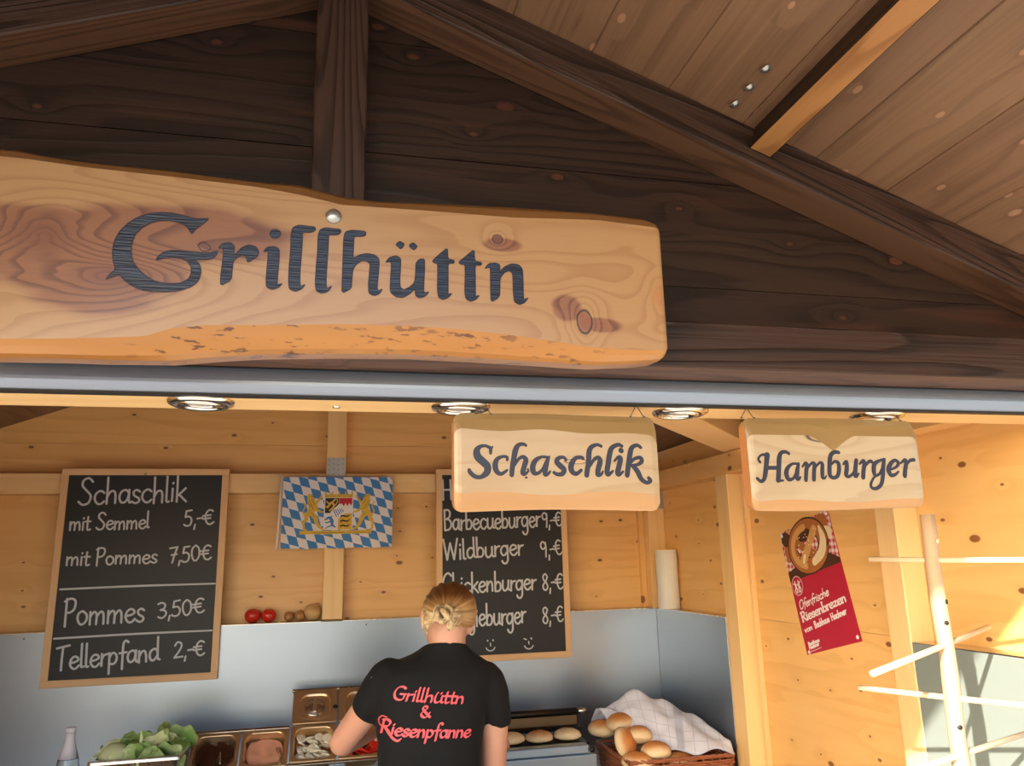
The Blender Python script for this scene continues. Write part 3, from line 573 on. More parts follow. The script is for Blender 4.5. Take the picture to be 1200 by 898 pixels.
# right wall: boards, plate, studs, two steel panels
wr = struct('wall_right')
for z0, z1 in zip(zs, zs[1:]):
    if z0 > 2.1: break
    if z1 > 2.07: z1 = 2.225
    box2(wr, 'board', (XR, YP+.03, z0+.0005), (XR+.022, YB+.02, z1-.0005), M['pine'], axis='y', bev=.0005)
box2(wr, 'wall_plate', (1.415, YP+.03, 2.041), (XR, 3.34, 2.118), M['pine'], axis='y', bev=.002)
box2(wr, 'stud', (1.42, 2.606, .05), (XR, 2.697, 2.041), M['pine_light'], axis='z', bev=.0025)
box2(wr, 'stud', (1.42, 1.747, .05), (XR, 1.824, 2.041), M['pine_light'], axis='z', bev=.0025)
box2(wr, 'batten', (1.474, 2.584, .05), (XR, 2.602, 2.041), M['pine_light'], axis='z', bev=.001)
box2(wr, 'metal_panel', (1.42, 2.699, .95), (1.4235, 3.332, 1.523), M['sheet'], axis='y', bev=.0008)
box2(wr, 'ledge', (1.42, 2.699, 1.5215), (XR, 3.339, 1.5255), M['steel'], axis='y', bev=.0008)
box2(wr, 'metal_panel', (1.42, YP+.03, .95), (1.4235, 1.745, 1.523), M['grey_panel'], axis='y', bev=.0008)
box2(wr, 'ledge', (1.42, YP+.03, 1.5215), (XR, 1.745, 1.5255), M['steel'], axis='y', bev=.0008)
br = link('corner_brace', box_mesh(1.44, .13, .075, M['pine_light'], .002), parent=wr)
br.rotation_euler = (0, 0, atan2(.74, .67)); br.location = (.99, 2.04, 2.158)
# left wall (outside the picture)
wl = struct('wall_left')
for z0, z1 in zip(zs, zs[1:]):
    if z0 > 2.1: break
    if z1 > 2.07: z1 = 2.225
    box2(wl, 'board', (-XR-.022, YP+.03, z0+.0005), (-XR, YB+.02, z1-.0005), M['pine'], axis='y', bev=.0005)
box2(wl, 'wall_plate', (-XR, YP+.03, 2.041), (-1.415, 3.34, 2.118), M['pine'], axis='y', bev=.002)
for y in (1.78, 2.65): box2(wl, 'stud', (-XR, y-.04, .05), (-1.42, y+.04, 2.041), M['pine_light'], axis='z', bev=.0025)
# aluminium rail of the hatch and the board with the downlights
t1 = struct('trim_1')
pr = [(YP+.03, 2.0125), (YP+.004, 2.0125)]+[(YP+.004-.006*sin(pi*k/8), 2.0125+.042*k/8) for k in range(1, 8)]+[(YP+.004, 2.0545), (YP+.03, 2.0545)]
V = [(x, y, z) for x in (-1.6, 1.6) for y, z in pr]; n = len(pr)
F = [(i, i+1, n+i+1, n+i) for i in range(n-1)]+[tuple(range(n-1, -1, -1)), tuple(range(n, 2*n))]
link('aluminium_rail', mesh('aluminium_rail', V, F, M['profile'], False), parent=t1)
box2(t1, 'seal', (-1.6, YP-.002, 2.0545), (1.6, YP+.02, 2.0575), M['gasket'], bev=0)
box2(t1, 'seal', (-1.6, YP+.0005, 2.0095), (1.6, YP+.02, 2.0125), M['gasket'], bev=0)
t2 = struct('trim_2')
box2(t2, 'light_board', (-XR, YP+.031, 2.013), (XR, 1.377, 2.041), M['pine_light'], bev=.0015)
lathe(t2, 'screw', [(.0001, -.004), (.006, -.0032), (.0075, 0)], (.003, 1.326, 2.0128), M['chrome'], 12)

# unseen backing sheets, added to stop daylight leaking between wall and roof boards
prism(wb, 'backing_sheet', [(-1.52, .02), (1.52, .02), (1.52, 2.20), (0, 2.80), (-1.52, 2.20)], YB+.023, YB+.04, M['stained'])
box2(wr, 'backing_sheet', (XR+.023, YP+.03, .02), (XR+.04, YB+.04, 2.225), M['stained'], axis='y'); box2(wl, 'backing_sheet', (-XR-.04, YP+.03, .02), (-XR-.023, YB+.04, 2.225), M['stained'], axis='y')
for s in (1, -1):
    o = link('roof_backing', box_mesh(1.90, 3.88, .012, M['gasket'], 0), parent=ce); o.rotation_euler = (0, s*SL, 0); o.location = (s*(.93*cos(SL)+.031*sin(SL)), 1.63, 2.803-.93*sin(SL)+.031*cos(SL))
prism(wf, 'gable_backing', [(-1.6, 2.10), (1.6, 2.10), (1.6, 2.19), (0, 2.795), (-1.6, 2.19)], YG+.023, YG+.035, M['pine'])
# counters
sc = thing('serving_counter', (0, 1.2, 0), 'unseen serving counter under the front hatch, top made pale to bounce sun', 'counter')
box2(sc, 'worktop', (-1.40, 1.02, .97), (1.41, 1.86, 1.0), M['worktop'])  # out of view; made deep and pale to bounce sunlight onto the walls
box2(sc, 'support', (-1.40, 1.275, .05), (1.38, 1.80, .97), M['pine'])
wc = thing('work_counter', (0, 3, 0), 'stainless steel work counter against the metal back wall', 'counter')
box2(wc, 'worktop', (-1.40, 2.6, .95), (1.415, 3.33, .98), M['counter'])
box2(wc, 'cabinet', (-1.40, 2.64, .05), (1.40, 3.33, .95), M['counter'])
for i in range(4): 
    d = box2(wc, 'door', (-1.36+i*.69, 2.62, .12), (-1.36+i*.69+.66, 2.64, .92), M['sheet']); 
    h = box2(d, 'handle', (-1.36+i*.69+.55, 2.60, .5), (-1.36+i*.69+.565, 2.62, .75), M['steel'])

# ================================================================== SIGNS
def interp(T, x):
    if x <= T[0][0]: return T[0][1]
    for a, b in zip(T, T[1:]):
        if x <= b[0]: return a[1]+(b[1]-a[1])*(x-a[0])/(b[0]-a[0])
    return T[-1][1]
def slab(parent, name, x0, x1, top, topw, botw, bot, yf, yb, dt, db, mats, rc=.006, n=90, loc=None):
    """live-edge slab: flat front between two waney bevels. curves give z at x; dt/db = how far the bevels run back"""
    xs = [x0+(x1-x0)*k/n for k in range(n+1)]; xs = sorted(set(xs+[x0+rc*.1, x0+rc*.4, x1-rc*.4, x1-rc*.1]))
    rings = []
    for x in xs:
        e = min(x-x0, x1-x); q = 0 if e >= rc else rc*(1-sqrt(max(0, 1-(1-e/rc)**2)))
        ed = min(.003, q*.5)
        zt, zw, zb0, zb = top(x)-q, topw(x)-q, botw(x)+q, bot(x)+q
        rings.append([(x, yb, zt-.004), (x, yf+dt, zt), (x, yf+dt*.45, zt-(zt-zw)*.35), (x, yf+ed, zw), (x, yf+ed, zb0), (x, yf+db*.18+ed, zb0-(zb0-zb)*.45), (x, yf+db*.55, zb+(zb0-zb)*.12), (x, yf+db, zb), (x, yb, zb+.003)])
    m = len(rings[0]); V = [Vector(p)-Vector(loc) for r in rings for p in r]; F = []; fm = []
    for i in range(len(rings)-1):
        for k in range(m):
            k2 = (k+1) % m; F.append((i*m+k, i*m+k2, (i+1)*m+k2, (i+1)*m+k))
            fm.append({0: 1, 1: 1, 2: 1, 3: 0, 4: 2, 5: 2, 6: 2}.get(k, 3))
    F.append(tuple(range(m-1, -1, -1))); fm.append(3); F.append(tuple(range((len(rings)-1)*m, len(rings)*m))); fm.append(3)
    me = mesh(name, V, F, mats, fm=fm)
    bm = bmesh.new(); bm.from_mesh(me); bmesh.ops.recalc_face_normals(bm, faces=bm.faces); bm.to_mesh(me); bm.free()
    return link(name, me, parent=parent, loc=loc)
def wany(name, light, dark, fleck, fs=(14, 14, 60), thr=.62):
    m, nt, b = newmat(name); N = NB(nt); tc = N.n('ShaderNodeTexCoord').outputs['Object']
    n1 = N.noise(N.v('MULTIPLY', tc, (5, 5, 22)), 1, 3, .5)
    n2 = N.noise(N.v('MULTIPLY', tc, fs), 1, 3, .55); n3 = N.noise(tc, 5, 2, .5)
    c = N.mix(n1, light, dark)
    c = N.mix(N.m('MULTIPLY', N.ss(n2, thr, thr+.07), N.ss(n3, .40, .6)), c, fleck)
    N.l(c, b.inputs['Base Color']); b.inputs['Roughness'].default_value = .3; b.inputs['Coat Weight'].default_value = .5; b.inputs['Coat Roughness'].default_value = .18
    bp = N.n('ShaderNodeBump'); bp.inputs['Strength'].default_value = .5; bp.inputs['Distance'].default_value = .006
    N.l(N.noise(N.v('MULTIPLY', tc, (8, 8, 16)), 1, 3, .6), bp.inputs['Height']); N.l(bp.outputs[0], b.inputs['Normal'])
    return m
sx0, sx1 = -.56, .508
BT = [(-.56, 2.312), (-.50, 2.316)]+BIG_TOP; BTW = [(-.56, 2.292), (-.50, 2.297)]+BIG_TOPW; BBW = [(-.56, 2.046), (-.47, 2.043)]+BIG_BOTW; BB = [(-.56, 2.022), (-.47, 2.024)]+BIG_BOT
L0 = (-.02, 1.12, 2.17)
def rel(x, z): return (x-L0[0], z-L0[2])
def px2(x, y):   # a point of the sign's face read off the photograph, as slab coordinates (affine fit of the plane y = 1.08)
    return None
big_face = sign_wood('slab_face', (.385, .225, .105), (.29, .145, .06),
    [(.372-L0[0], 2.104-L0[2], .0125, .0195, 7.5, (.23, .085, .05)), (.237-L0[0], 2.231-L0[2], .008, .007, 4.5, (.13, .05, .04)),
     (-.385-L0[0], 2.19-L0[2], .045, .030, 9.0, (.15, .055, .035), 0), (.500-L0[0], 2.15-L0[2], .014, .03, 4.0, (.40, .17, .07), 0), (-.30-L0[0], 2.135-L0[2], .05, .022, 7.0, (.17, .065, .05), 0), (-.47-L0[0], 2.07-L0[2], .04, .03, 5.0, (.45, .22, .1), 0)],
    heart=((.22, .085, .048), (.10, .032, .028), [(-.42-L0[0], 2.180-L0[2], .20, .055), (-.36-L0[0], 2.165-L0[2], .14, .05), (-.315-L0[0], 2.145-L0[2], .12, .065), (-.22-L0[0], 2.205-L0[2], .17, .046), (-.47-L0[0], 2.18-L0[2], .12, .035), (.345-L0[0], 2.125-L0[2], .025, .022), (.40-L0[0], 2.10-L0[2], .038, .014), (.245-L0[0], 2.222-L0[2], .03, .012)]), rings=22)
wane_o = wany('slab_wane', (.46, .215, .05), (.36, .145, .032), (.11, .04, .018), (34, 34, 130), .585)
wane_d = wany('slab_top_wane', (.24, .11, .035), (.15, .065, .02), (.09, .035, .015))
sg = thing('wooden_sign', L0, 'long live-edge log sign reading Grillhüttn fixed across the dark gable', 'sign')
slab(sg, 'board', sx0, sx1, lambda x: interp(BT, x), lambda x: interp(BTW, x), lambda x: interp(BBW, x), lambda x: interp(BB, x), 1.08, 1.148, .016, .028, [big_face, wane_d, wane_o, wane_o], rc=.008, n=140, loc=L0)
def chaikin(P):
    out = []
    for a, b in zip(P, P[1:]+P[:1]): out += [(a[0]*.82+b[0]*.18, a[1]*.82+b[1]*.18), (a[0]*.18+b[0]*.82, a[1]*.18+b[1]*.82)]
    return out
def letter_obj(parent, name, P, y, mats, depth=.0012):
    """one carved and painted letter: dark rim, ribbed paint inside"""
    P = chaikin([(a/1e4, b/1e4) for a, b in P]); bm = bmesh.new()
    from mathutils.geometry import tessellate_polygon
    vs = [bm.verts.new((x, y, z)) for x, z in P]
    for t in tessellate_polygon([[Vector((x, 0, z)) for x, z in P]]):
        try: bm.faces.new([vs[i] for i in t])
        except ValueError: pass
    cx = sum(p[0] for p in P)/len(P); cz = sum(p[1] for p in P)/len(P)
    bm.normal_update()
    n = len(P); ar = sum(P[i][0]*P[(i+1) % n][1]-P[(i+1) % n][0]*P[i][1] for i in range(n)); sg_ = 1 if ar > 0 else -1
    for i in range(n):          # rim of a darker line around the cut
        a, b, c, d = P[i-1], P[i], P[(i+1) % n], P[(i+2) % n]
        def nrm(p, q): 
            l = sqrt((q[0]-p[0])**2+(q[1]-p[1])**2) or 1; return (sg_*(q[1]-p[1])/l, -sg_*(q[0]-p[0])/l)
        n0, n1, n2 = nrm(a, b), nrm(b, c), nrm(c, d); w = .0011
        m1 = ((n0[0]+n1[0])/2*w, (n0[1]+n1[1])/2*w); m2 = ((n1[0]+n2[0])/2*w, (n1[1]+n2[1])/2*w)
        q = [bm.verts.new((b[0]+m1[0], y-.0003, b[1]+m1[1])), bm.verts.new((c[0]+m2[0], y-.0003, c[1]+m2[1])), bm.verts.new((c[0]-m2[0]*.4, y-.0003, c[1]-m2[1]*.4)), bm.verts.new((b[0]-m1[0]*.4, y-.0003, b[1]-m1[1]*.4))]
        f = bm.faces.new(q); f.material_index = 1
    for v in bm.verts: v.co -= Vector((cx, y, cz))
    bmesh.ops.recalc_face_normals(bm, faces=bm.faces)
    return link(name, bm_mesh(name, bm, mats), parent=parent, loc=(cx, y, cz))
for P in BIG_LETTERS: letter_obj(sg, 'letter', P, 1.0795, [M['ink'], M['ink_edge']])
ik = Ink(); ik.stroke([((x)/1e4, z/1e4, .0011) for x, z in [(-1922, 21883), (-1892, 21931), (-1832, 21936), (-1761, 21869), (-1795, 21819), (-1870, 21818), (-1922, 21883)]])
link('ornament', ik.mesh('ornament', lambda u, v, l: (u, 1.0793, v), M['ink_edge']), parent=sg)
lathe(sg, 'bolt', [(.0001, .0065), (.006, .006), (.0105, .0035), (.012, .0), (.012, -.002)], (-.009, 1.0795, 2.248), M['bolt'], 20, rot=(pi/2, 0, 0))

def hanging(x0, x1, z0, z1, strokes, label, mats, seed, hooks, topc, botc, yf=1.27, th=.028):
    cx, cz = (x0+x1)/2, (z0+z1)/2; loc = (cx, yf+th/2, cz); rnd = random.Random(seed); ph = rnd.random()*6
    t = thing('hanging_sign', loc, label, 'sign', None)
    top = lambda x: z1+.0012*sin(x*19+ph)
    topw = lambda x: z1-topc(x)
    botw = lambda x: z0+botc(x)
    bot = lambda x: z0+.002*sin(x*14+ph*2)
    slab(t, 'board', x0, x1, top, topw, botw, bot, yf, yf+th, .010, .008, mats, rc=.014, n=60, loc=loc)
    ik = Ink()
    for st in strokes:
        q = [(a/1e4, b/1e4, c/1e4) for a, b, c in st]
        ik.stroke(q, .0, 0, grow=.0004); ik.stroke(q, .0004, 1, grow=-.0011)
    link('lettering', ik.mesh('lettering', lambda u, v, l: (u-cx, -th/2-.0005-l, v-cz), [M['ink_edge'], M['ink2']]), parent=t, loc=loc)
    for hx in hooks:
        zt = 2.0135
        tube(t, 'wire', [(hx-.013, yf+.012, z1-.001), (hx-.002, yf+.012, zt), (hx+.002, yf+.012, zt), (hx+.013, yf+.012, z1-.001)], .0008, M['nail'], 5)
        for s in (-1, 1): lathe(t, 'screw_eye', [(.0001, .003), (.002, .002), (.0024, 0)], (hx+s*.013, yf+.010, z1-.002), M['nail'], 8)
    return t
face1 = sign_wood('sign_face_pale', (.45, .315, .175), (.37, .23, .105), [(.03, .0, .02, .004, 2.0, (.5, .3, .15))], rings=12)
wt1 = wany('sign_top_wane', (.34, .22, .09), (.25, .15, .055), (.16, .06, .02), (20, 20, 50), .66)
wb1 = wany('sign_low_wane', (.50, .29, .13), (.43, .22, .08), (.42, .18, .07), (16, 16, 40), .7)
edge1 = plain('sign_end_grain', (.50, .22, .085), .45, 0, .3)
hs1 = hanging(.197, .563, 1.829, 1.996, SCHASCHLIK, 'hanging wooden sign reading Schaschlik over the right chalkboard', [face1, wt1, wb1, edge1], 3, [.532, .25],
    lambda x: .030+.006*max(0, (x-.35)/.2)-.002*sin(x*40), lambda x: .029+.003*sin(x*30))
lathe(hs1, 'drill_hole', [(.0001, .0006), (.0017, .0005), (.0019, 0)], (.3185+.005, 1.2698, 1.8985), M['gasket'], 10, rot=(pi/2, 0, 0))
face2 = sign_wood('sign_face_cream', (.46, .345, .21), (.39, .26, .14), [(-.02, .055, .04, .015, 4.0, (.42, .27, .12))], rings=12)
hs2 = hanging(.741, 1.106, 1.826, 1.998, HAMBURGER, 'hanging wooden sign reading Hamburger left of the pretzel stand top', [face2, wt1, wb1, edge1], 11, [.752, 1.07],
    lambda x: .034+.030*max(0, 1-abs(x-.918)/.05)**1.3, lambda x: .016+.003*sin(x*25))

# ================================================================== DOWNLIGHTS
def downlight(x, y, label):
    t = thing('ceiling_downlight', (x, y, 2.013), label, 'ceiling light', 'downlights along the board over the hatch')
    lathe(t, 'trim_ring', [(.035, -.001), (.037, -.007), (.043, -.009), (.050, -.006), (.0525, -.001), (.0525, .0005)], (x, y, 2.0128), M['chrome'], 40)
    lathe(t, 'gimbal_ring', [(.027, -.002), (.028, -.0075), (.031, -.009), (.0345, -.007), (.0350, -.001)], (x, y, 2.0125), M['chrome'], 36, rot=(.10, .05, 0))
    lathe(t, 'lamp', [(.0001, -.0035), (.010, -.004), (.020, -.0055), (.0255, -.0045), (.026, 0)], (x, y, 2.0125), M['lamp_glass'], 28)
    return t
for x, y, lb in ((-.211, 1.307, 'round chrome downlight at far left above the left chalkboard'), (.215, 1.305, 'round chrome downlight beside the left top corner of the Schaschlik sign'),
                 (.630, 1.308, 'round chrome downlight in the gap between the two hanging signs'), (1.052, 1.306, 'round chrome downlight half hidden behind the Hamburger sign')): downlight(x, y, lb)

# ================================================================== CHALKBOARDS
def chalkboard(x0, x1, z0, z1, lines, label, extra, fw=.026, y0=3.316, y1=3.334):
    c = ((x0+x1)/2, (y0+y1)/2, (z0+z1)/2)
    t = thing('chalkboard', c, label, 'chalkboard')
    sl = box2(t, 'writing_surface', (x0+fw*.6, y0+.004, z0+fw*.6), (x1-fw*.6, y1, z1-fw*.6), M['slate'], bev=0)
    box2(t, 'frame_rail', (x0, y0, z1-fw), (x1, y1, z1), M['frame_wood']); box2(t, 'frame_rail', (x0, y0, z0), (x1, y1, z0+fw), M['frame_wood'])
    for a, b in ((x0, x0+fw), (x1-fw, x1)): box2(t, 'frame_stile', (a, y0, z0+fw), (b, y1, z1-fw), M['frame_wood'], axis='z')
    random.seed(5)
    for tx, ax, az, bx, bz, cap in lines:
        ik = Ink(); write(ik, tx, (ax, az), (bx, bz), cap, .0080 if cap > .075 else .0068, wob=.05)
        link('chalk_line', ik.mesh('chalk_line', lambda u, v, l: (u-c[0], -.0060-l, v-c[2]), M['chalk']), parent=sl, loc=(c[0], y0+.0095, c[2]))
    ik = Ink(); extra(ik)
    link('chalk_drawing', ik.mesh('chalk_drawing', lambda u, v, l: (u-c[0], -.0060-l, v-c[2]), M['chalk']), parent=sl, loc=(c[0], y0+.0095, c[2]))
    lathe(t, 'nail', [(.0001, .006), (.004, .005), (.0045, .003), (.0015, .0)], (c[0]-.005, y0, z1-fw+.004), M['bolt'], 8, rot=(pi/2, 0, 0))
    return t
def ex1(ik):
    for a, b in (((-.9911, 1.6796), (-.4386, 1.6845)), ((-.9942, 1.502), (-.4405, 1.508))): ik.stroke([(*a, .007), ((a[0]+b[0])/2, (a[1]+b[1])/2+.002, .0075), (*b, .006)])
def ex2(ik):
    for cx, cz, wk in ((.6627, 1.398, 0), (.8279, 1.398, 1)):
        ik.stroke([(cx+.020*sin(a), cz+.002-.020*cos(a), .005) for a in [-1.2, -.8, -.4, 0, .4, .8, 1.2]])
        ik.stroke([(cx, cz+.012, .005), (cx+.001, cz+.002, .005)])
        if wk: ik.stroke([(cx-.020, cz+.024, .005), (cx-.010, cz+.020, .005)])
        else: ik.stroke([(cx-.012, cz+.022, .006), (cx-.011, cz+.024, .006)])
        ik.stroke([(cx+.012, cz+.022, .006), (cx+.011, cz+.025, .006)])
chalkboard(-1.027, -.410, 1.328, 2.137, CHALK_ONE, 'framed black chalkboard listing Schaschlik, Pommes and Tellerpfand prices', ex1)
chalkboard(.436, 1.016, 1.338, 2.139, CHALK_TWO, 'framed black chalkboard listing burgers, partly behind the Schaschlik sign', ex2)
# ================================================================== FLAG
def flagm():
    m, nt, b = newmat('lozenge_cloth'); N = NB(nt)
    uv = N.n('ShaderNodeUVMap').outputs[0]; x = N.n('ShaderNodeSeparateXYZ'); N.l(uv, x.inputs[0]); X, Z = x.outputs[0], x.outputs[1]
    a = N.m('ADD', N.m('SUBTRACT', N.m('MULTIPLY', X, 27.7), N.m('MULTIPLY', Z, 8.3)), 40.35)
    c = N.m('ADD', N.m('ADD', N.m('MULTIPLY', X, -7.72), N.m('MULTIPLY', Z, 28.35)), 40.55)
    par = N.m('MODULO', N.m('ADD', N.m('FLOOR', a), N.m('FLOOR', c)), 2.0)
    N.l(N.mix(par, (.045, .22, .56), (.76, .74, .76)), b.inputs['Base Color']); b.inputs['Roughness'].default_value = .6
    return m
fx0, fx1, fz0, fz1 = -.196, .249, 1.812, 2.102
def fwave(u, z): 
    t = (u-fx0)/(fx1-fx0); d = (fz1-z)/(fz1-fz0)
    return 3.302-.006*sin(t*9+1.2)*d-.005*sin(t*21+d*3)*d-.004*d
ft = thing('flag', (.02, 3.30, 1.95), 'blue and white lozenge flag with gold lions and shield pinned on the back wall rail', 'flag')
nx, nz = 60, 30; V = []; F = []; uvs = []
for j in range(nz+1):
    for i in range(nx+1):
        u = fx0+(fx1-fx0)*i/nx; z = fz1-(fz1-fz0)*j/nz; V.append((u, fwave(u, z), z+.0015*sin(i*.35)*(1 if j == nz else 0))); uvs.append((u-fx0, fz1-z))
for j in range(nz):
    for i in range(nx): a = j*(nx+1)+i; F.append((a, a+nx+1, a+nx+2, a+1))
me = mesh('cloth', V, F, flagm(), True); ul = me.uv_layers.new(name='UVMap')
for lp in me.loops: ul.data[lp.index].uv = uvs[lp.vertex_index]
link('cloth', me, parent=ft)
FS = .449/1075.0   # metres per unit of the crest drawing
def fplace(lift0):
    def f(u, v, l): 
        x = fx0+(u-70)*FS; z = fz1-(v-45)*FS*.985
        return (x, fwave(x, z)-.0008-l-lift0, z)
    return f
gold = plain('gold_print', (.66, .44, .04), .5); goldd = plain('gold_dark', (.26, .15, .02), .6); blk = plain('black_print', (.012, .01, .01), .6)
redp = plain('crest_red', (.52, .01, .03), .6); whp = plain('crest_white', (.78, .76, .78), .6); blp = plain('crest_blue', (.04, .20, .52), .6)
def c2(P): return [((x/12.63+23)*8.33, (y/12.63+17)*8.33) for x, y in P]
from mathutils.geometry import tessellate_polygon
class Patchy(Ink):
    """filled shapes cut into small triangles so that they follow the waves of the cloth"""
    def poly(s, P, lift=0., mi=0):
        if len(P) == 7: return Ink.poly(s, P, lift, mi)
        st = [tuple(P[i] for i in t) for t in tessellate_polygon([[Vector((*p, 0)) for p in P]])]
        while st:
            t = st.pop(); e = [(sqrt((t[i][0]-t[i-2][0])**2+(t[i][1]-t[i-2][1])**2), i) for i in range(3)]; l, i = max(e)
            if l > 22:
                a, b, c = t[i], t[i-2], t[i-1]; m_ = ((a[0]+b[0])/2, (a[1]+b[1])/2); st += [(a, m_, c), (m_, b, c)]
            else: Ink.poly(s, t, lift, mi)
ik = Patchy()
ik.poly([(240, 578), (930, 578), (930, 612), (240, 612)], .0006, 0); ik.stroke([(240, 600, 4), (930, 600, 4)], .0009, 1, n=2)
ik.poly([(470, 218), (745, 218), (745, 252), (470, 252)], .0008, 0)
for i in range(5): ik.stroke([(480+i*64, 212, 14), (481+i*64, 200, 18)], .0008, 0); ik.stroke([(492+i*56, 236, 8), (493+i*56, 235, 8)], .0012, 5 if i % 2 else 4)
ik.poly([(470, 250), (746, 250), (746, 572), (463, 572)], .0007, 2)
ik.poly([(478, 256), (610, 256), (608, 405), (476, 405)], .001, 3)
ik.poly([(612, 256), (738, 256), (738, 310), (725, 335), (708, 305), (692, 342), (674, 306), (655, 345), (636, 308), (616, 340), (612, 330)], .001, 4)
ik.poly([(608, 416), (738, 410), (738, 568), (602, 570)], .001, 0)
for k in range(3): ik.stroke([(622, 440+k*48, 8), (650, 432+k*48, 16), (680, 440+k*48, 14), (716, 428+k*48, 9)], .0014, 3); ik.stroke([(640, 440+k*48, 6), (630, 455+k*48, 6)], .0014, 3); ik.stroke([(690, 436+k*48, 6), (700, 452+k*48, 6)], .0014, 3)
ik.stroke([(560, 405, 62), (625, 345, 62)], .0014, 2, n=2); ik.stroke([(600, 430, 60), (640, 400, 60)], .0014, 2, n=2)
for k in range(5): ik.stroke([(556+k*20, 372-k*2, 9), (590+k*16, 440-k*12, 9)], .0018, 5)
ik.stroke([(500, 350, 18), (540, 300, 22), (560, 340, 18), (520, 380, 14)], .0016, 0); ik.stroke([(490, 290, 10), (520, 310, 16), (575, 270, 16)], .0016, 0); ik.stroke([(560, 340, 12), (592, 300, 12), (590, 265, 8)], .0016, 0); ik.stroke([(505, 330, 8), (485, 345, 8)], .0016, 0); ik.stroke([(545, 350, 9), (560, 385, 9)], .0016, 0)
ik.stroke([(480, 470, 14), (520, 450, 26), (545, 480, 32), (550, 520, 24), (580, 545, 12)], .0016, 5); ik.stroke([(545, 480, 14), (500, 500, 12), (482, 492, 8)], .0016, 5); ik.stroke([(540, 530, 14), (500, 545, 10), (485, 560, 8)], .0016, 5); ik.stroke([(520, 450, 12), (550, 435, 8)], .0016, 5)
for mir in (0, 1):
    q = lambda P: [((1218-x) if mir else x, y, *r) for x, y, *r in P]
    for P in ([(330, 240, 52), (345, 300, 80), (370, 350, 74)], [(365, 350, 70), (330, 400, 60), (300, 430, 44)], [(300, 425, 46), (300, 470, 34), (275, 490, 26), (280, 530, 20), (285, 565, 20), (305, 568, 14)],
              [(340, 400, 46), (385, 450, 46), (400, 500, 34), (430, 545, 24), (465, 565, 16)], [(380, 320, 26), (420, 270, 20), (440, 235, 16)], [(390, 360, 26), (430, 390, 20), (462, 395, 14)],
              [(290, 430, 12), (265, 390, 14), (285, 340, 12), (265, 295, 10)], [(320, 225, 24), (350, 250, 24), (368, 262, 14)]):
        ik.stroke(q(P), .0012, 0, n=3)
    for P in ([(320, 280, 6), (350, 330, 5)], [(350, 270, 5), (375, 320, 5)], [(335, 320, 5), (370, 370, 5)], [(315, 300, 5), (330, 350, 5)], [(360, 245, 5), (345, 238, 5)], [(350, 400, 4), (380, 440, 4)]): ik.stroke(q(P), .0016, 1, n=2)
    ik.stroke(q([(372, 262, 7), (392, 248, 5)]), .0016, 4, n=2)
link('crest', ik.mesh('crest', fplace(0), [gold, goldd, whp, blk, redp, blp]), parent=ft)
tube(ft, 'hem', [(fx0-.006, 3.30, fz1+.004), (fx0-.010, 3.298, 1.95), (fx0-.016, 3.296, fz0-.003)], .0055, M['paper'], 8)
for x in (fx0+.006, fx1-.006): lathe(ft, 'pin', [(.0001, .004), (.0035, .003), (.0035, 0)], (x, fwave(x, fz1)-.0005, fz1-.006), M['bolt'], 8, rot=(pi/2, 0, 0))

# ================================================================== POSTER on the right wall
PT = Vector((XR-.001, 2.398, 1.813)); pw, phh, ta = .285, .392, radians(13.5)
au = Vector((0, -cos(ta), sin(ta))); av = Vector((0, -sin(ta), -cos(ta)))
pc = PT+au*pw/2+av*phh/2
po = thing('poster', pc, 'tilted red pretzel poster on the wooden right wall under the Hamburger sign', 'poster')
cu = 2.0/1000
def pplace(u, v, l): 
    p = PT+au*(u*pw)+av*(v*phh); return Vector((p.x-.0022-l, p.y, p.z))
def ginghamm():
    m, nt, b = newmat('gingham_print'); N = NB(nt); tc = N.n('ShaderNodeTexCoord').outputs['Object']
    c = N.n('ShaderNodeTexWave', wave_type='BANDS', bands_direction='Y'); c.inputs['Scale'].default_value = 16; N.l(N.v('ADD', tc, (0,0,0)), c.inputs[0])
    d = N.n('ShaderNodeTexWave', wave_type='BANDS', bands_direction='Z'); d.inputs['Scale'].default_value = 16; N.l(tc, d.inputs[0])
    f = N.m('MULTIPLY', N.m('ADD', N.m('GREATER_THAN', c.outputs['Fac'], .5), N.m('GREATER_THAN', d.outputs['Fac'], .5)), .5)
    N.l(N.mix(f, (.76, .68, .68), (.50, .04, .05)), b.inputs['Base Color']); b.inputs['Roughness'].default_value = .5; return m
pr_, pb_, pk_, pd_, pcr, pwh = plain('poster_red', (.46, .012, .045), .45), plain('pretzel_brown', (.40, .14, .04), .45), plain('pretzel_gold', (.62, .34, .12), .45), plain('pretzel_dark', (.07, .025, .015), .45), plain('pretzel_cream', (.80, .66, .42), .45), plain('poster_white', (.80, .74, .74), .5)
V = [pplace(u, v, 0)-pc for u, v in ((0, 0), (1, 0), (1, 1), (0, 1))]; V += [v+Vector((.0018, 0, 0)) for v in V]
link('sheet', mesh('sheet', V, [(0, 1, 2, 3), (7, 6, 5, 4), (0, 4, 5, 1), (1, 5, 6, 2), (2, 6, 7, 3), (3, 7, 4, 0)], pr_), parent=po, loc=pc)
ik = Ink()   # u scaled so that strokes stay round: work in (u*pw, v*phh)
sc_ = lambda P: [(u*pw, v*phh, *r) for u, v, *r in P]
ik.poly(sc_([(0, 0), (1, 0), (1, .42), (0, .42)]), .0001, 0)
ik.poly(sc_([(0, .34), (.3, .30), (.8, .30), (1, .38), (1, .42), (0, .42)]), .0002, 3)
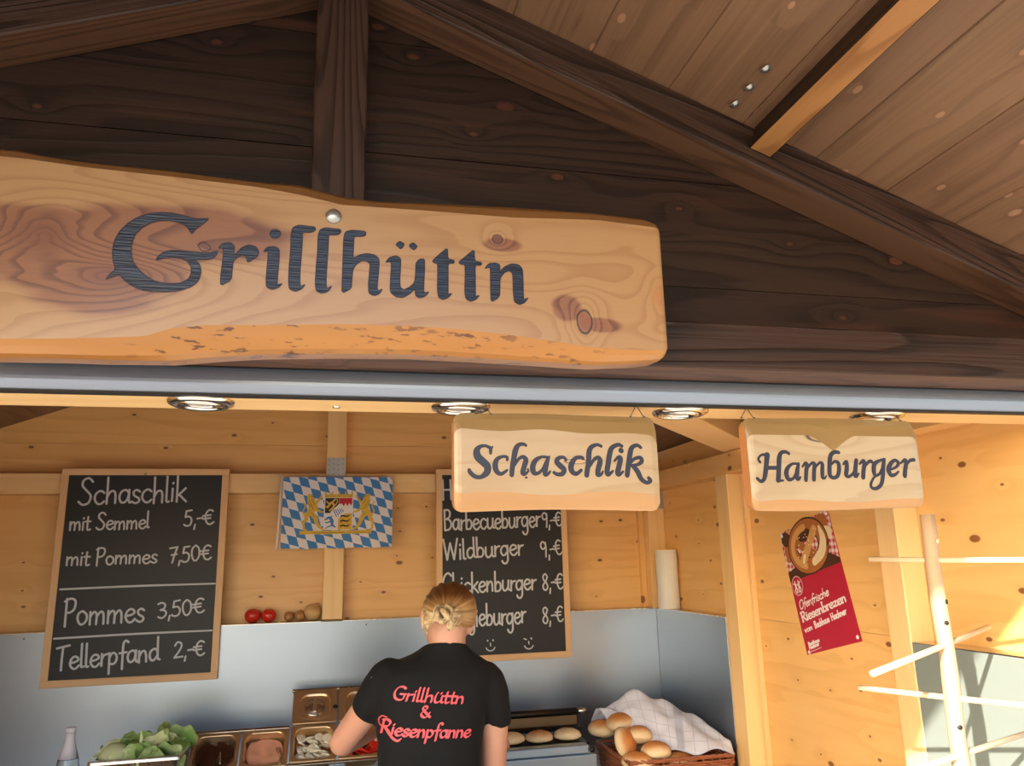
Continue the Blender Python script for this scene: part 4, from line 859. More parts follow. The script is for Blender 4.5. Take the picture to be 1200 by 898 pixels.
for P, mi, lf in (([(.06, .05, .03), (.35, .045, .032), (.5, .045, .03)], 2, .0002), ([(.75, .07, .05), (.89, .08, .05), (.8, .11, .05)], 1, .0002), ([(.86, .16, .04), (.91, .17, .04)], 4, .0003), ([(.10, .07, .05), (.14, .1, .05)], 3, .0002), ([(.08, .17, .03), (.09, .23, .03)], 1, .0002)): ik.stroke(sc_(P), lf, mi)
ring = [(.50+.30*cos(t), .20+.155*sin(t)) for t in [2*pi*k/16 for k in range(17)]]
ik.stroke(sc_([(a, b, .056) for a, b in ring]), .0004, 3); ik.stroke(sc_([(a, b, .046) for a, b in ring]), .0005, 1); ik.stroke(sc_([(a, b, .022) for a, b in ring[5:13]]), .0006, 2)
ik.stroke(sc_([(.78, .10, .012), (.80, .2, .030), (.72, .29, .034), (.55, .34, .024)]), .0007, 4)
ik.stroke(sc_([(.30, .12, .030), (.45, .22, .028), (.62, .30, .030)]), .0006, 1); ik.stroke(sc_([(.68, .10, .030), (.52, .20, .030), (.36, .30, .034)]), .0007, 2)
ik.stroke(sc_([(.42, .10, .04), (.55, .12, .04), (.58, .16, .03)]), .00065, 3); ik.stroke(sc_([(.40, .27, .014), (.36, .31, .012)]), .0008, 4)
rr = random.Random(4)
for k in range(26): 
    u, v = rr.uniform(.25, .78), rr.uniform(.08, .36); ik.stroke(sc_([(u, v, .004), (u+.006, v, .004)]), .0009, 4, n=1)
link('photo_print', ik.mesh('photo_print', lambda u, v, l: pplace(u/pw, v/phh, l+.0001)-pc, [ginghamm(), pb_, pk_, pd_, pcr]), parent=po, loc=pc)
ik = Ink()
def pl_(t, u0, v0, u1, v1, cap, wd, **k): write(ik, t, (u0*pw, -v0*phh), (u1*pw, -v1*phh), cap*phh, wd, **k)
pl_('Ofenfrische', .06, .652, .66, .618, .068, .0040, slant=.25)
pl_('Riesenbrezen', .06, .750, .93, .702, .075, .0076, nib=(.3, .6), serif=True)
pl_('von', .06, .833, .22, .824, .045, .0055, nib=(.3, .6)); pl_('Backhaus', .27, .822, .56, .805, .048, .0048, serif=True); pl_('Hackner', .60, .803, .88, .786, .048, .0048, serif=True)
pl_('Backhaus', .07, .937, .29, .924, .024, .0042); pl_('Hackner', .07, .964, .27, .951, .024, .0042)
ik.stroke([(.08*pw, -.985*phh, .0016), (.30*pw, -.972*phh, .0016)])
lc = (.125, .465); R_ = .030
link('lettering', ik.mesh('lettering', lambda u, v, l: pplace(u/pw, -v/phh, l+.0006)-pc, pwh), parent=po, loc=pc)
ik = Ink(); cx_, cy_ = lc[0]*pw, lc[1]*phh
ik.poly([(cx_+R_*cos(t), cy_+R_*sin(t)) for t in [2*pi*k/24 for k in range(24)]], .0011, 0)
ik.stroke([(cx_+R_*cos(t), cy_+R_*sin(t), .002) for t in [2*pi*k/24 for k in range(25)]], .0013, 1, n=1)
for s in (-1, 1):
    for P in ([(s*.010, -.014, .006), (s*.010, -.013, .006)], [(s*.010, -.008, .008), (s*.009, .004, .010)], [(s*.010, .004, .006), (s*.016, .012, .005), (s*.012, .020, .005)], [(s*.008, .004, .006), (s*.004, .013, .005), (s*.006, .021, .005)], [(s*.011, -.006, .004), (s*.021, -.010, .003)], [(s*.008, -.006, .004), (s*-.001, -.002, .003)]):
        ik.stroke([(cx_+a, cy_+b, w_) for a, b, w_ in P], .0014, 1, n=3)
link('emblem', ik.mesh('emblem', lambda u, v, l: pplace(u/pw, v/phh, l)-pc, [pr_, pwh]), parent=po, loc=pc)
for u, v in ((.04, .03), (.96, .03), (.95, .965), (.05, .985)): 
    p = pplace(u, v, 0); lathe(po, 'screw', [(.0001, -.003), (.004, -.0026), (.006, -.0006), (.006, 0)], p, M['paper'], 12, rot=(0, pi/2, 0))

# ================================================================== ON THE LEDGE
def ball(name, loc, r, mat, label, cat, group=None, sz=.92, stem=None, neck=False, rot=(0, 0, 0)):
    t = thing(name, loc, label, cat, group, rot=rot)
    prof = [(r*sin(a)*(1+.0*a), -r*sz*cos(a)) for a in [pi*k/14 for k in range(15)]]
    if neck: prof = [(q, z+(r*.35*exp(-(q/(r*.25))**2) if z > 0 else 0)) for q, z in prof]
    else: prof = [(q, z-(r*.16*exp(-(q/(r*.3))**2) if z > 0 else 0)) for q, z in prof]
    prof[0] = (.0001, prof[0][1]); prof[-1] = (.0001, prof[-1][1])
    lathe(t, 'flesh' if name == 'tomato' else 'bulb', prof, loc, mat, 22, rot=rot)
    if stem:
        bm = bmesh.new()
        for k in range(5):
            a = 2*pi*k/5; q = bm.verts.new((0, 0, r*sz*.86)); w1 = bm.verts.new((r*.25*cos(a-.25), r*.25*sin(a-.25), r*sz*.90)); w2 = bm.verts.new((r*.5*cos(a), r*.5*sin(a), r*sz*.88)); w3 = bm.verts.new((r*.25*cos(a+.25), r*.25*sin(a+.25), r*sz*.90)); bm.faces.new((q, w1, w2, w3))
        link('calyx', bm_mesh('calyx', bm, stem), parent=t, loc=loc, rot=rot)
    return t
ZL = 1.5256
ball('tomato', (-.298, 3.382, ZL+.0285), .031, M['tomato'], 'red tomato on the metal ledge, nearest the left chalkboard', 'tomato', 'tomatoes on the ledge', stem=M['stem'])
ball('tomato', (-.236, 3.380, ZL+.0275), .030, M['tomato'], 'red tomato on the metal ledge, on the onion side of its twin', 'tomato', 'tomatoes on the ledge', stem=M['stem'])
ball('onion', (-.157, 3.382, ZL+.0200), .0205, M['onion'], 'small brown onion on the ledge next to the tomatoes', 'onion', 'onions on the ledge', neck=True, rot=(0, 1.3, .3))
ball('onion', (-.113, 3.378, ZL+.0215), .0220, M['onion'], 'brown onion on the ledge between two other onions', 'onion', 'onions on the ledge', neck=True, rot=(.4, .2, 0))
ball('onion', (-.064, 3.380, ZL+.0325), .0345, M['onion_pale'], 'largest pale onion on the ledge against the wall post', 'onion', 'onions on the ledge', neck=True, rot=(0, .5, 0))
kr = thing('kitchen_roll', (1.438, 3.232, ZL), 'white paper kitchen roll standing in the corner on the ledge', 'kitchen roll')
lathe(kr, 'paper', [(.016, .001), (.046, .001), (.0472, .003), (.0472, .247), (.046, .249), (.016, .249)], (1.438, 3.232, ZL), M['paper'], 40)
lathe(kr, 'core', [(.0140, .0), (.0158, .0), (.0158, .2495), (.0140, .2495), (.0140, .0)], (1.438, 3.232, ZL), plain('card_core', (.36, .24, .13), .8), 24)

# ================================================================== FOOD PANS on the sloping rack
TH = atan2(.895, 1); RO = Vector((0, 3.0, 1.083)); es = Vector((0, cos(TH), sin(TH))); en = Vector((0, -sin(TH), cos(TH)))
def rk(x, s, n=0): return RO+Vector((x, 0, 0))+es*s+en*n
RROT = (TH, 0, 0)
rack = thing('pan_rack', rk(-.09, 0, -.02), 'sloping stainless rack holding the small food pans', 'rack')
def rrect(w, h, r, z, n=6):
    out = []
    for cx, cy, a0 in ((w/2-r, h/2-r, 0), (-w/2+r, h/2-r, pi/2), (-w/2+r, -h/2+r, pi), (w/2-r, -h/2+r, 3*pi/2)):
        for k in range(n+1): a = a0+pi/2*k/n; out.append((cx+r*cos(a), cy+r*sin(a), z))
    return out
def loops_mesh(name, loops, mat, cap0=False, cap1=True, smooth=True):
    V = [p for l in loops for p in l]; n = len(loops[0]); F = []
    for i in range(len(loops)-1):
        for k in range(n): F.append((i*n+k, i*n+(k+1) % n, (i+1)*n+(k+1) % n, (i+1)*n+k))
    if cap0: F.append(tuple(range(n-1, -1, -1)))
    if cap1: F.append(tuple(range((len(loops)-1)*n, len(loops)*n)))
    bm = bmesh.new(); vs = [bm.verts.new(v) for v in V]
    for f in F: bm.faces.new([vs[i] for i in f])
    bmesh.ops.recalc_face_normals(bm, faces=bm.faces)
    for f in bm.faces: f.smooth = smooth and abs(f.normal.z) < .98
    me = bm_mesh(name, bm, mat); return me
PWD, PHT = .160, .148
def pan_mesh(w=PWD, h=PHT, d=.085, name='pan', mat=None):
    return loops_mesh(name, [rrect(w, h, .008, -.006), rrect(w, h, .008, 0), rrect(w-.004, h-.004, .008, .0012), rrect(w-.022, h-.022, .030, .0012), rrect(w-.026, h-.026, .030, -.003), rrect(w-.034, h-.034, .028, -.02), rrect(w-.040, h-.040, .026, -d+.01), rrect(w-.056, h-.056, .02, -d)], mat or M['steel_warm'])
def pan(x, s, label, kind):
    c = rk(x, s+PHT/2); t = thing('food_pan', c, label, 'food pan', None, rot=RROT)
    link('pan', pan_mesh(), parent=t, loc=c, rot=RROT); return t, c
def fill(t, c, mat, depth, seed, amp=.004):
    nx = 24; V = []; F = []; w, h = PWD-.036, PHT-.036
    for j in range(nx+1):
        for i in range(nx+1):
            a, b = -1+2*i/nx, -1+2*j/nx
            x = a*sqrt(1-b*b/2.4)*w/2*1.0; y = b*sqrt(1-a*a/2.4)*h/2*1.0
            V.append((x, y, -depth+amp*noise.noise(Vector((x*30+seed, y*30, 0)))*1.5))
    for j in range(nx):
        for i in range(nx): q = j*(nx+1)+i; F.append((q, q+1, q+nx+2, q+nx+1))
    o = link('sauce', mesh('sauce', V, F, mat, True), parent=t, loc=c, rot=RROT); return o
t, c = pan(-.372, -.012, 'open steel pan of dark brown sauce, nearest the lettuce', 'sauce'); fill(t, c, M['sauce_dark'], .022, 1)
lad = Vector((c.x, c.y, c.z)); tube(t, 'ladle', [rk(-.36, .03, -.02), rk(-.352, .055, .0), rk(-.345, .0, .02)], [.006, .004, .003], M['steel'], 8)
t, c = pan(-.206, -.012, 'open steel pan of pink sauce between brown sauce and white slices', 'sauce'); fill(t, c, M['sauce_pink'], .026, 2, .006)
tube(t, 'spoon', [rk(-.165, .075, -.025), rk(-.150, .03, -.005), rk(-.148, -.02, .02)], [.007, .004, .004], M['steel'], 8)
t, c = pan(-.040, -.004, 'open steel pan of white slices in front of a lidded pan', 'slices')
pan_slices = c
t, c = pan(.127, -.004, 'open steel pan of cut tomato under the left forearm of the person', 'tomato'); pan_tom = c
def sliced(c, nm, mat, label, cat, group, n, r0, seed, dz):
    rn = random.Random(seed); proto = None; used = []
    for k in range(n):
        w, h = PWD-.066, PHT-.066
        for _ in range(60):
            x, y = rn.uniform(-w/2, w/2), rn.uniform(-h/2-.004, h/2)
            if all((x-a)**2+(y-b)**2 > (r0*1.25)**2 for a, b in used[-14:]): break
        used.append((x, y)); z = dz+.014*k/n+rn.uniform(0, .004)
        p = c+Vector((x, 0, 0))+es*y+en*z
        rot = (TH+rn.uniform(-.35, .15), rn.uniform(-.3, .3), rn.uniform(0, 3))
        if proto is None:
            V, F = lathe_geo([(.0001, -.0022), (r0*.9, -.0022), (r0, -.001), (r0, .001), (r0*.9, .0022), (.0001, .0022)], 12)
            V = [(x_*1.2, y_, z_) for x_, y_, z_ in V]; proto = mesh(nm, V, F, mat, True)
        o = link(nm, proto, loc=p, rot=rot); o.scale = (rn.uniform(.8, 1.15),)*3; tag(o, label, cat, group)
sliced(pan_slices, 'mushroom_slice', M['slice_white'], 'white slice heaped in the open pan under the lidded pan', 'slice', 'white slices in the food pan', 30, .0165, 3, -.036)
sliced(pan_tom, 'tomato_slice', M['tomato'], 'red tomato slice in the pan under the left forearm of the person', 'tomato slice', 'tomato slices in the food pan', 22, .020, 5, -.035)
def lidded(x, s, label):
    c = rk(x, s+PHT/2-.004, .0015); t = thing('lidded_food_pan', c, label, 'food pan', None, rot=RROT)
    link('pan', loops_mesh('pan', [rrect(PWD-.03, PHT-.03, .028, -.002), rrect(PWD-.04, PHT-.04, .026, -.085)], M['steel_warm']), parent=t, loc=c, rot=RROT)
    lp = [rrect(PWD, PHT, .007, -.002), rrect(PWD, PHT, .007, .001), rrect(PWD-.004, PHT-.004, .007, .002), rrect(PWD-.034, PHT-.030, .034, .002), rrect(PWD-.040, PHT-.036, .034, .0045), rrect(PWD-.048, PHT-.044, .032, .0045), rrect(PWD-.054, PHT-.050, .03, -.004), rrect(PWD-.07, PHT-.066, .02, -.005)]
    lid = link('lid', loops_mesh('lid', lp, M['steel_warm']), parent=t, loc=c+en*.001, rot=RROT)
    k = lathe(lid, 'knob', [(.0001, .013), (.016, .012), (.028, .008), (.034, .003), (.037, .0025), (.038, .0), (.036, -.005)], c+en*.001-es*.006, M['steel'], 30, rot=RROT)
    link('grip', box_mesh(.013, .058, .006, M['steel_warm'], .002), parent=lid, loc=c+en*.014-es*.006, rot=RROT)
    nn = lathe(lid, 'spoon_notch', [(.0001, .0032), (.009, .0032), (.0095, .0015)], c+Vector((PWD/2-.006, 0, 0))+es*-.01+en*.001, M['gasket'], 16, rot=RROT)
    return t
lidded(-.040, .152, 'closed steel pan with round knob lid above the pan of white slices')
lidded(.127, .152, 'closed steel pan with knob lid half hidden by the left sleeve')
# the rack itself: frame bars around the pans, side cheeks down to the counter
for a, b, s0, s1 in ((-.455, -.126, -.022, -.012), (-.455, -.126, .139, .150), (-.126, .215, -.014, -.005), (-.126, .215, .298, .308)):
    p = rk((a+b)/2, (s0+s1)/2, -.006); link('frame_bar', box_mesh(b-a, s1-s0, .010, M['steel'], .001), parent=rack, loc=p, rot=RROT)
for x in (-.459, .219): 
    hi = .148 if x < 0 else .31
    P = [rk(x, -.02, .0), rk(x, hi, .0), rk(x, hi, -.03)]
    prism(rack, 'side_cheek', [(P[0].y, P[0].z), (P[1].y, P[1].z), (P[1].y+.01, .981), (P[0].y, .981)], x-.0015, x+.0015, M['steel'], axis='x')
 

# ================================================================== LETTUCE TRAY, BOTTLE
tc_ = (-.567, 2.915, 1.18)
tr = thing('salad_tray', tc_, 'deep steel tray heaped with green lettuce left of the pans', 'tray')
link('tray', loops_mesh('tray', [rrect(.265, .325, .012, -.010), rrect(.265, .325, .012, 0), rrect(.262, .322, .012, .0015), rrect(.240, .300, .03, .0015), rrect(.236, .296, .03, -.004), rrect(.215, .275, .03, -.19), rrect(.19, .25, .03, -.198)], M['steel']), parent=tr, loc=tc_)
def leaf_mesh(seed):
    rn = random.Random(seed); V = []; F = []; n, m_ = 14, 8
    for i in range(n+1):
        t = i/n
        for j in range(m_+1):
            s = -1+2*j/m_; w_ = .048*sin(pi*min(1, t*.8+.16))**.7
            x = s*w_; y = t*.125-.06; z = .020*sin(t*pi)+.016*s*s+.007*abs(s)**1.5*sin(t*15+s*4+seed)+.004*noise.noise(Vector((x*60, y*60, seed)))
            V.append((x, y, z))
    for i in range(n):
        for j in range(m_): q = i*(m_+1)+j; F.append((q, q+1, q+m_+2, q+m_+1))
    me = mesh('lettuce_leaf', V, F, M['leaf'], True); return me
rn = random.Random(12); lms = [leaf_mesh(k) for k in range(5)]
lv = [(-.655, 2.86, 1.195, .9, .3, -.4, 1.0), (-.640, 2.89, 1.212, -.5, .4, 2.0, .9), (-.600, 2.84, 1.200, .5, -.3, .5, 1.0), (-.575, 2.82, 1.205, .7, .5, -.6, .9), (-.56, 2.88, 1.225, .4, -.2, 1.2, 1.0), (-.52, 2.86, 1.222, .6, .3, -1.2, 1.0),
      (-.50, 2.90, 1.232, .3, .5, .8, 1.1), (-.475, 2.93, 1.228, .2, .7, 1.9, 1.0), (-.49, 2.84, 1.200, .9, .2, 2.6, .9), (-.54, 2.95, 1.235, .1, -.4, .2, 1.1), (-.60, 2.97, 1.215, .5, .3, 1.5, 1.0), (-.47, 2.98, 1.220, -.2, .4, .4, .9), (-.53, 2.80, 1.190, 1.1, 0, .3, .9), (-.61, 2.80, 1.190, 1.0, .3, -.3, .9), (-.66, 2.93, 1.20, .6, -.5, .6, .9)]
for k, (x, y, z, a, b, c_, s_) in enumerate(lv):
    o = link('lettuce_leaf', lms[k % 5], loc=(x, y, z-.044), rot=(a, b, c_)); o.scale = (s_,)*3; tag(o, 'crinkled green lettuce leaf piled in the steel tray', 'lettuce leaf', 'lettuce leaves in the tray')
hd = bmesh.new(); bmesh.ops.create_icosphere(hd, subdivisions=4, radius=.052)
for v in hd.verts: v.co *= 1+.10*noise.noise(v.co*22); v.co.z *= .9
lh = link('lettuce', bm_mesh('lettuce', hd, plain('pale_lettuce', (.55, .62, .36), .4), True), loc=(-.640, 2.84, 1.168)); tag(lh, 'pale round lettuce heart at the left end of the tray', 'lettuce')
spr = link('herb_sprig', mesh('herb_sprig', *(lambda V, F: (V, F))(*tube_geo([(0, 0, 0), (.006, 0, .03), (.002, 0, .055)], [.003, .006, .001], 6)), M['leaf'], True), loc=(-.578, 2.86, 1.188)); tag(spr, 'small upright green sprig sticking out of the lettuce', 'herb')
bo = thing('bottle', (-.800, 2.93, .981), 'clear glass bottle with white label at the far left of the counter', 'bottle')
lathe(bo, 'glass', [(.0001, .004), (.030, .0), (.034, .005), (.034, .150), (.031, .175), (.018, .215), (.0135, .235), (.0135, .262), (.0115, .262), (.0115, .235), (.016, .213), (.029, .172), (.032, .148), (.032, .008), (.0001, .008)], (-.800, 2.93, .981), M['glass'], 32)
lathe(bo, 'neck_label', [(.0295, .182), (.0190, .2155), (.0145, .236), (.0145, .262)], (-.800, 2.93, .981), M['label'], 32)
lathe(bo, 'cap', [(.0001, .274), (.0150, .273), (.0155, .262), (.0145, .258)], (-.800, 2.93, .981), M['label'], 24)
lathe(bo, 'label_band', [(.0298, .180), (.0275, .188)], (-.800, 2.93, .981), M['label_blue'], 32)

# ================================================================== GRILL AND BUNS
gx0, gx1 = .42, .905
gr = thing('contact_grill', ((gx0+gx1)/2, 2.9, .981), 'steel grill with raised lid and black handle bar right of the person', 'grill')
box2(gr, 'body', (gx0, 2.77, .981), (gx1, 3.14, 1.105), M['steel_blue'], bev=.006, seg=2)
box2(gr, 'front_panel', (gx0-.01, 2.745, .981), (gx1+.012, 2.772, 1.088), M['steel_blue'], bev=.004, seg=2)
box2(gr, 'top_lip', (gx0, 2.752, 1.089), (gx1-.012, 2.80, 1.118), M['steel_blue'], bev=.005, seg=2)
box2(gr, 'griddle', (gx0+.01, 2.80, 1.1055), (gx1+.005, 3.10, 1.114), M['black_metal'], bev=.003)
kb = lathe(gr, 'knob', [(.0001, .010), (.0085, .009), (.010, 0)], (gx1-.004, 2.750, 1.103), M['black_metal'], 16, rot=(pi/2, 0, 0))
ldl = box2(gr, 'lid', (gx0, 3.0, 1.130), (gx1+.028, 3.02, 1.176), M['lid_brown'], bev=.006, seg=2); ldl.rotation_euler[0] = -.12
box2(gr, 'lid_edge', (gx0, 2.97, 1.122), (gx1+.03, 3.03, 1.134), M['black_metal'], bev=.002)
for x in (gx0+.02, gx1+.01): box2(gr, 'hinge', (x-.008, 3.02, 1.10), (x+.008, 3.10, 1.17), M['black_metal'], bev=.002)
tube(gr, 'handle_bar', [(gx0, 2.965, 1.190), (gx1+.010, 2.965, 1.190)], .0135, M['black_metal'], 16)
tube(gr, 'handle_end', [(gx1+.011, 2.965, 1.190), (gx1+.035, 2.965, 1.190), (gx1+.05, 2.965, 1.190)], [.010, .0105, .008], M['chrome'], 16)
def bun_mesh(name, seed, r, h, mat):
    bm = bmesh.new(); bmesh.ops.create_icosphere(bm, subdivisions=4, radius=1)
    for v in bm.verts:
        n_ = 1+.05*noise.noise(v.co*2.2+Vector((seed, 0, 0))); z = v.co.z
        v.co = Vector((v.co.x*r*n_, v.co.y*r*n_*.94, (z*h if z > 0 else z*h*.62)*n_))
    return bm_mesh(name, bm, mat, True)
hb = [bun_mesh('burger_bun', k, .051, .026, M['crumb']) for k in range(2)]
for k, (x, y, lb) in enumerate(((.640, 2.865, 'half burger bun on the grill, nearest the person'), (.742, 2.86, 'half burger bun in the middle of the grill'), (.848, 2.865, 'half burger bun on the grill, nearest the bread basket'), (.538, 2.865, 'half burger bun on the grill behind the arm of the person'))):
    o = link('burger_bun', bun_mesh('burger_bun', k+3, .050, .024, M['crust'] if k == 1 else M['crumb']), loc=(x, y, 1.1145+.015)); tag(o, lb, 'bun', 'buns on the grill')

# ================================================================== BREAD BASKET
bx0, bx1, by0, by1, bz = 1.0, 1.385, 2.65, 2.985, 1.072
bk = thing('bread_basket', ((bx0+bx1)/2, (by0+by1)/2, .981), 'brown wicker basket of rolls in the corner beside the grill', 'basket')
def basket_weave():
    V = []; F = []
    def add(v, f):
        b_ = len(V); V.extend(v); F.extend([tuple(i+b_ for i in q) for q in f])
    per = []
    W_, D_ = bx1-bx0, by1-by0; L_ = 2*(W_+D_); n = 112
    def at(s, off, z):
        s %= L_; tap = (bz-z)*.10
        if s < W_: return (bx0+tap+(s/W_)*(W_-2*tap), by0+tap-off, z)
        s -= W_
        if s < D_: return (bx1-tap+off, by0+tap+(s/D_)*(D_-2*tap), z)
        s -= D_
        if s < W_: return (bx1-tap-(s/W_)*(W_-2*tap), by1-tap+off, z)
        s -= W_
        return (bx0+tap-off, by1-tap-(s/D_)*(D_-2*tap), z)
    rows = 9; st = 48
    for r_ in range(rows):
        z = .988+(bz-.988-.012)*(r_+.5)/rows
        pts = [at(L_*k/(st*4), .0025*cos(pi*k/4+(pi if r_ % 2 else 0)), z) for k in range(st*4+1)]
        add(*tube_geo(pts, .0042, 6, False))
    for k in range(st):
        add(*tube_geo([at(L_*k/st, 0, .985), at(L_*k/st, 0, bz-.004)], .0028, 5))
    return V, F
V, F = basket_weave(); o = link('weave', mesh('weave', V, F, M['wicker'], True), parent=bk); o['kind'] = 'stuff'
rim = []
for k in range(3):
    pts = []; W_, D_ = bx1-bx0, by1-by0; N_ = 160
    for i in range(N_+1):
        s = (W_+D_)*2*i/N_
        if s < W_: p = (bx0+s, by0, bz)
        elif s < W_+D_: p = (bx1, by0+s-W_, bz)
        elif s < 2*W_+D_: p = (bx1-(s-W_-D_), by1, bz)
        else: p = (bx0, by1-(s-2*W_-D_), bz)
        a = 2*pi*i/8+2*pi*k/3; q = Vector(p)
        q += Vector((cos(a)*.004*(1 if p[1] in (by0, by1) else 1), cos(a)*.004, sin(a)*.004)); pts.append(q)
    V, F = tube_geo(pts, .0042, 6, False); link('rim_strand', mesh('rim_strand', V, F, M['wicker'], True), parent=bk)
box2(bk, 'base', (bx0+.01, by0+.01, .9812), (bx1-.01, by1-.01, .988), M['wicker'])
rolls = [((1.002, 2.935, 1.122), (0, .10, .2), 'golden bread roll resting on the left rim of the basket'), ((1.056, 2.885, 1.150), (-.05, -.05, .8), 'topmost golden bread roll at the edge of the cloth'),
         ((1.030, 2.775, 1.108), (1.0, .95, .3), 'pale bread roll standing on its side in the basket'), ((1.092, 2.792, 1.122), (.15, .25, 1.6), 'golden bread roll in the middle of the uncovered heap'),
         ((1.122, 2.715, 1.084), (.1, .12, 2.1), 'bread roll with floury side under the cloth edge at the front'), ((1.045, 2.695, 1.060), (.1, -.1, 2.8), 'dark brown bread roll low at the front left corner of the basket'),
         ((1.115, 2.885, 1.08), (.2, .1, .5), 'bread roll'), ((1.16, 2.93, 1.165), (.2, .1, 1.5), 'bread roll'), ((1.20, 2.80, 1.10), (.1, .2, .5), 'bread roll'), ((1.29, 2.82, 1.07), (0, .1, .5), 'bread roll'), ((1.21, 2.71, 1.045), (0, .1, .5), 'bread roll')]
for k, (p, r_, lb) in enumerate(rolls):
    if lb == 'bread roll': lb = 'bread roll under the checked cloth, %s' % {6: 'touching the topmost visible roll', 7: 'under the peak of the cloth', 8: 'behind the middle of the front rim', 9: 'nearest the right wall', 10: 'low at the middle of the front rim'}[k]
    o = link('bread_roll', bun_mesh('bread_roll', k+10, .052+.002*(k % 3), .038, M['crust']), loc=p, rot=r_); tag(o, lb, 'bread roll', 'rolls in the bread basket' if k < 6 else 'rolls hidden under the cloth')
# cloth
CE = [(1.02, 2.935, 1.160), (1.068, 2.862, 1.134), (1.113, 2.775, 1.112), (1.161, 2.715, 1.092), (1.211, 2.662, 1.084), (1.293, 2.640, 1.094), (1.372, 2.622, 1.080)]
CT = [(.995, 2.985, 1.178), (1.053, 2.975, 1.199), (1.134, 2.955, 1.237), (1.227, 2.935, 1.208), (1.316, 2.90, 1.176), (1.375, 2.85, 1.130), (1.400, 2.73, 1.086)]
rows_ = []
for j in range(7):
    t = j/6; row = []
    for a, b in zip(CE, CT):
        if t <= .67:
            q = t/.67; p = Vector(a).lerp(Vector(b), q); p.z += .018*sin(pi*q); row.append(tuple(p))
        else:
            q = (t-.67)/.33; row.append((b[0]-.01*q, min(b[1]+.07*q, 3.02), b[2]-.075*q))
    rows_.append(cat(row, 8))
gridp = [cat([r[i] for r in rows_], 6) for i in range(len(rows_[0]))]
V = []; F = []; uvs = []; ni, nj = len(gridp), len(gridp[0])
for i in range(ni):
    for j in range(nj):
        x, y, z = gridp[i][j]; u, v = i/(ni-1), j/(nj-1)
        z += .016*noise.noise(Vector((u*5+v*2.5, v*1.6-u, 1.3)))+.004*noise.noise(Vector((u*14, v*5, 4)))+.007*noise.noise(Vector((u*9-v*7, v*3+u*2, 9)))+.003*sin((u*2.2+v)*14)*sin(pi*v)
        V.append((x, y, z+.004)); uvs.append((u, v))
for i in range(ni-1):
    for j in range(nj-1): q = i*nj+j; F.append((q, q+nj, q+nj+1, q+1))
def towelm():
    m, nt, b = newmat('checked_cotton'); N = NB(nt); uv = N.n('ShaderNodeUVMap').outputs[0]; x = N.n('ShaderNodeSeparateXYZ'); N.l(uv, x.inputs[0])
    def lines(v, k, w_): return N.m('LESS_THAN', N.m('FRACT', N.m('MULTIPLY', v, k)), w_)
    thin = N.m('MAXIMUM', lines(x.outputs[0], 11, .05), lines(x.outputs[1], 8, .05))
    band = N.m('MAXIMUM', N.m('MULTIPLY', N.m('GREATER_THAN', x.outputs[0], .60), N.m('LESS_THAN', x.outputs[0], .66)), N.m('LESS_THAN', x.outputs[1], .02))
    c = N.mix(thin, (.70, .75, .92), (.50, .54, .72)); c = N.mix(N.m('MULTIPLY', band, .6), c, (.36, .42, .62))
    N.l(c, b.inputs['Base Color']); b.inputs['Roughness'].default_value = .9; b.inputs['Sheen Weight'].default_value = .2; return m
me = mesh('tea_towel', V, F, towelm(), True); ul = me.uv_layers.new(name='UVMap')
for lp in me.loops: ul.data[lp.index].uv = uvs[lp.vertex_index]
tw = link('tea_towel', me); md = tw.modifiers.new('thickness', 'SOLIDIFY'); md.thickness = .0025; md.offset = 0
tag(tw, 'white checked tea towel draped over the rolls in the basket', 'tea towel')

# ================================================================== PRETZEL STAND
PX, PY = 1.103, 1.27
ps = thing('pretzel_stand', (PX, PY, 1.0), 'wooden pretzel stand of a branch with crossed pegs at the right', 'pretzel stand')
pts = [(PX+.0012*sin(k*1.3), PY+.0012*cos(k*.9), 1.03+.785*k/16) for k in range(17)]
o = tube(ps, 'post', pts, [.0160-.0025*k/16+.0006*sin(k*2.1) for k in range(16)]+[.0132], M['branch'], 16)
box2(ps, 'foot', (PX-.15, PY-.02, 1.0005), (PX+.15, PY+.02, 1.03), M['branch']); box2(ps, 'foot', (PX-.02, PY-.14, 1.0005), (PX+.02, PY-.0205, 1.03), M['branch'], axis='y'); box2(ps, 'foot', (PX-.02, PY+.0205, 1.0005), (PX+.02, PY+.10, 1.03), M['branch'], axis='y')
for z, az, l0, l1, dz in ((1.730, 147, .115, .30, -.004), (1.578, 59, .335, .275, .012), (1.487, 147, .165, .30, -.003), (1.392, 70, .32, .28, .004), (1.29, 147, .17, .3, 0)):
    a = radians(az); d = Vector((sin(a), cos(a), 0)); c = Vector((PX, PY, z))
    tube(ps, 'peg', [c-d*l0-Vector((0, 0, dz)), c, c+d*l1+Vector((0, 0, dz))], .0052, M['dowel'], 10)
for z, an in ((1.765, -1.2), (1.655, -1.1), (1.618, -1.7), (1.44, -1.9)):
    lathe(ps, 'knot', [(.0001, .0012), (.004, .0008), (.005, -.001)], (PX+.0142*cos(an), PY+.0142*sin(an), z), M['gasket'] if z < 1.7 else M['dowel'], 10, rot=(pi/2, 0, an+pi/2))
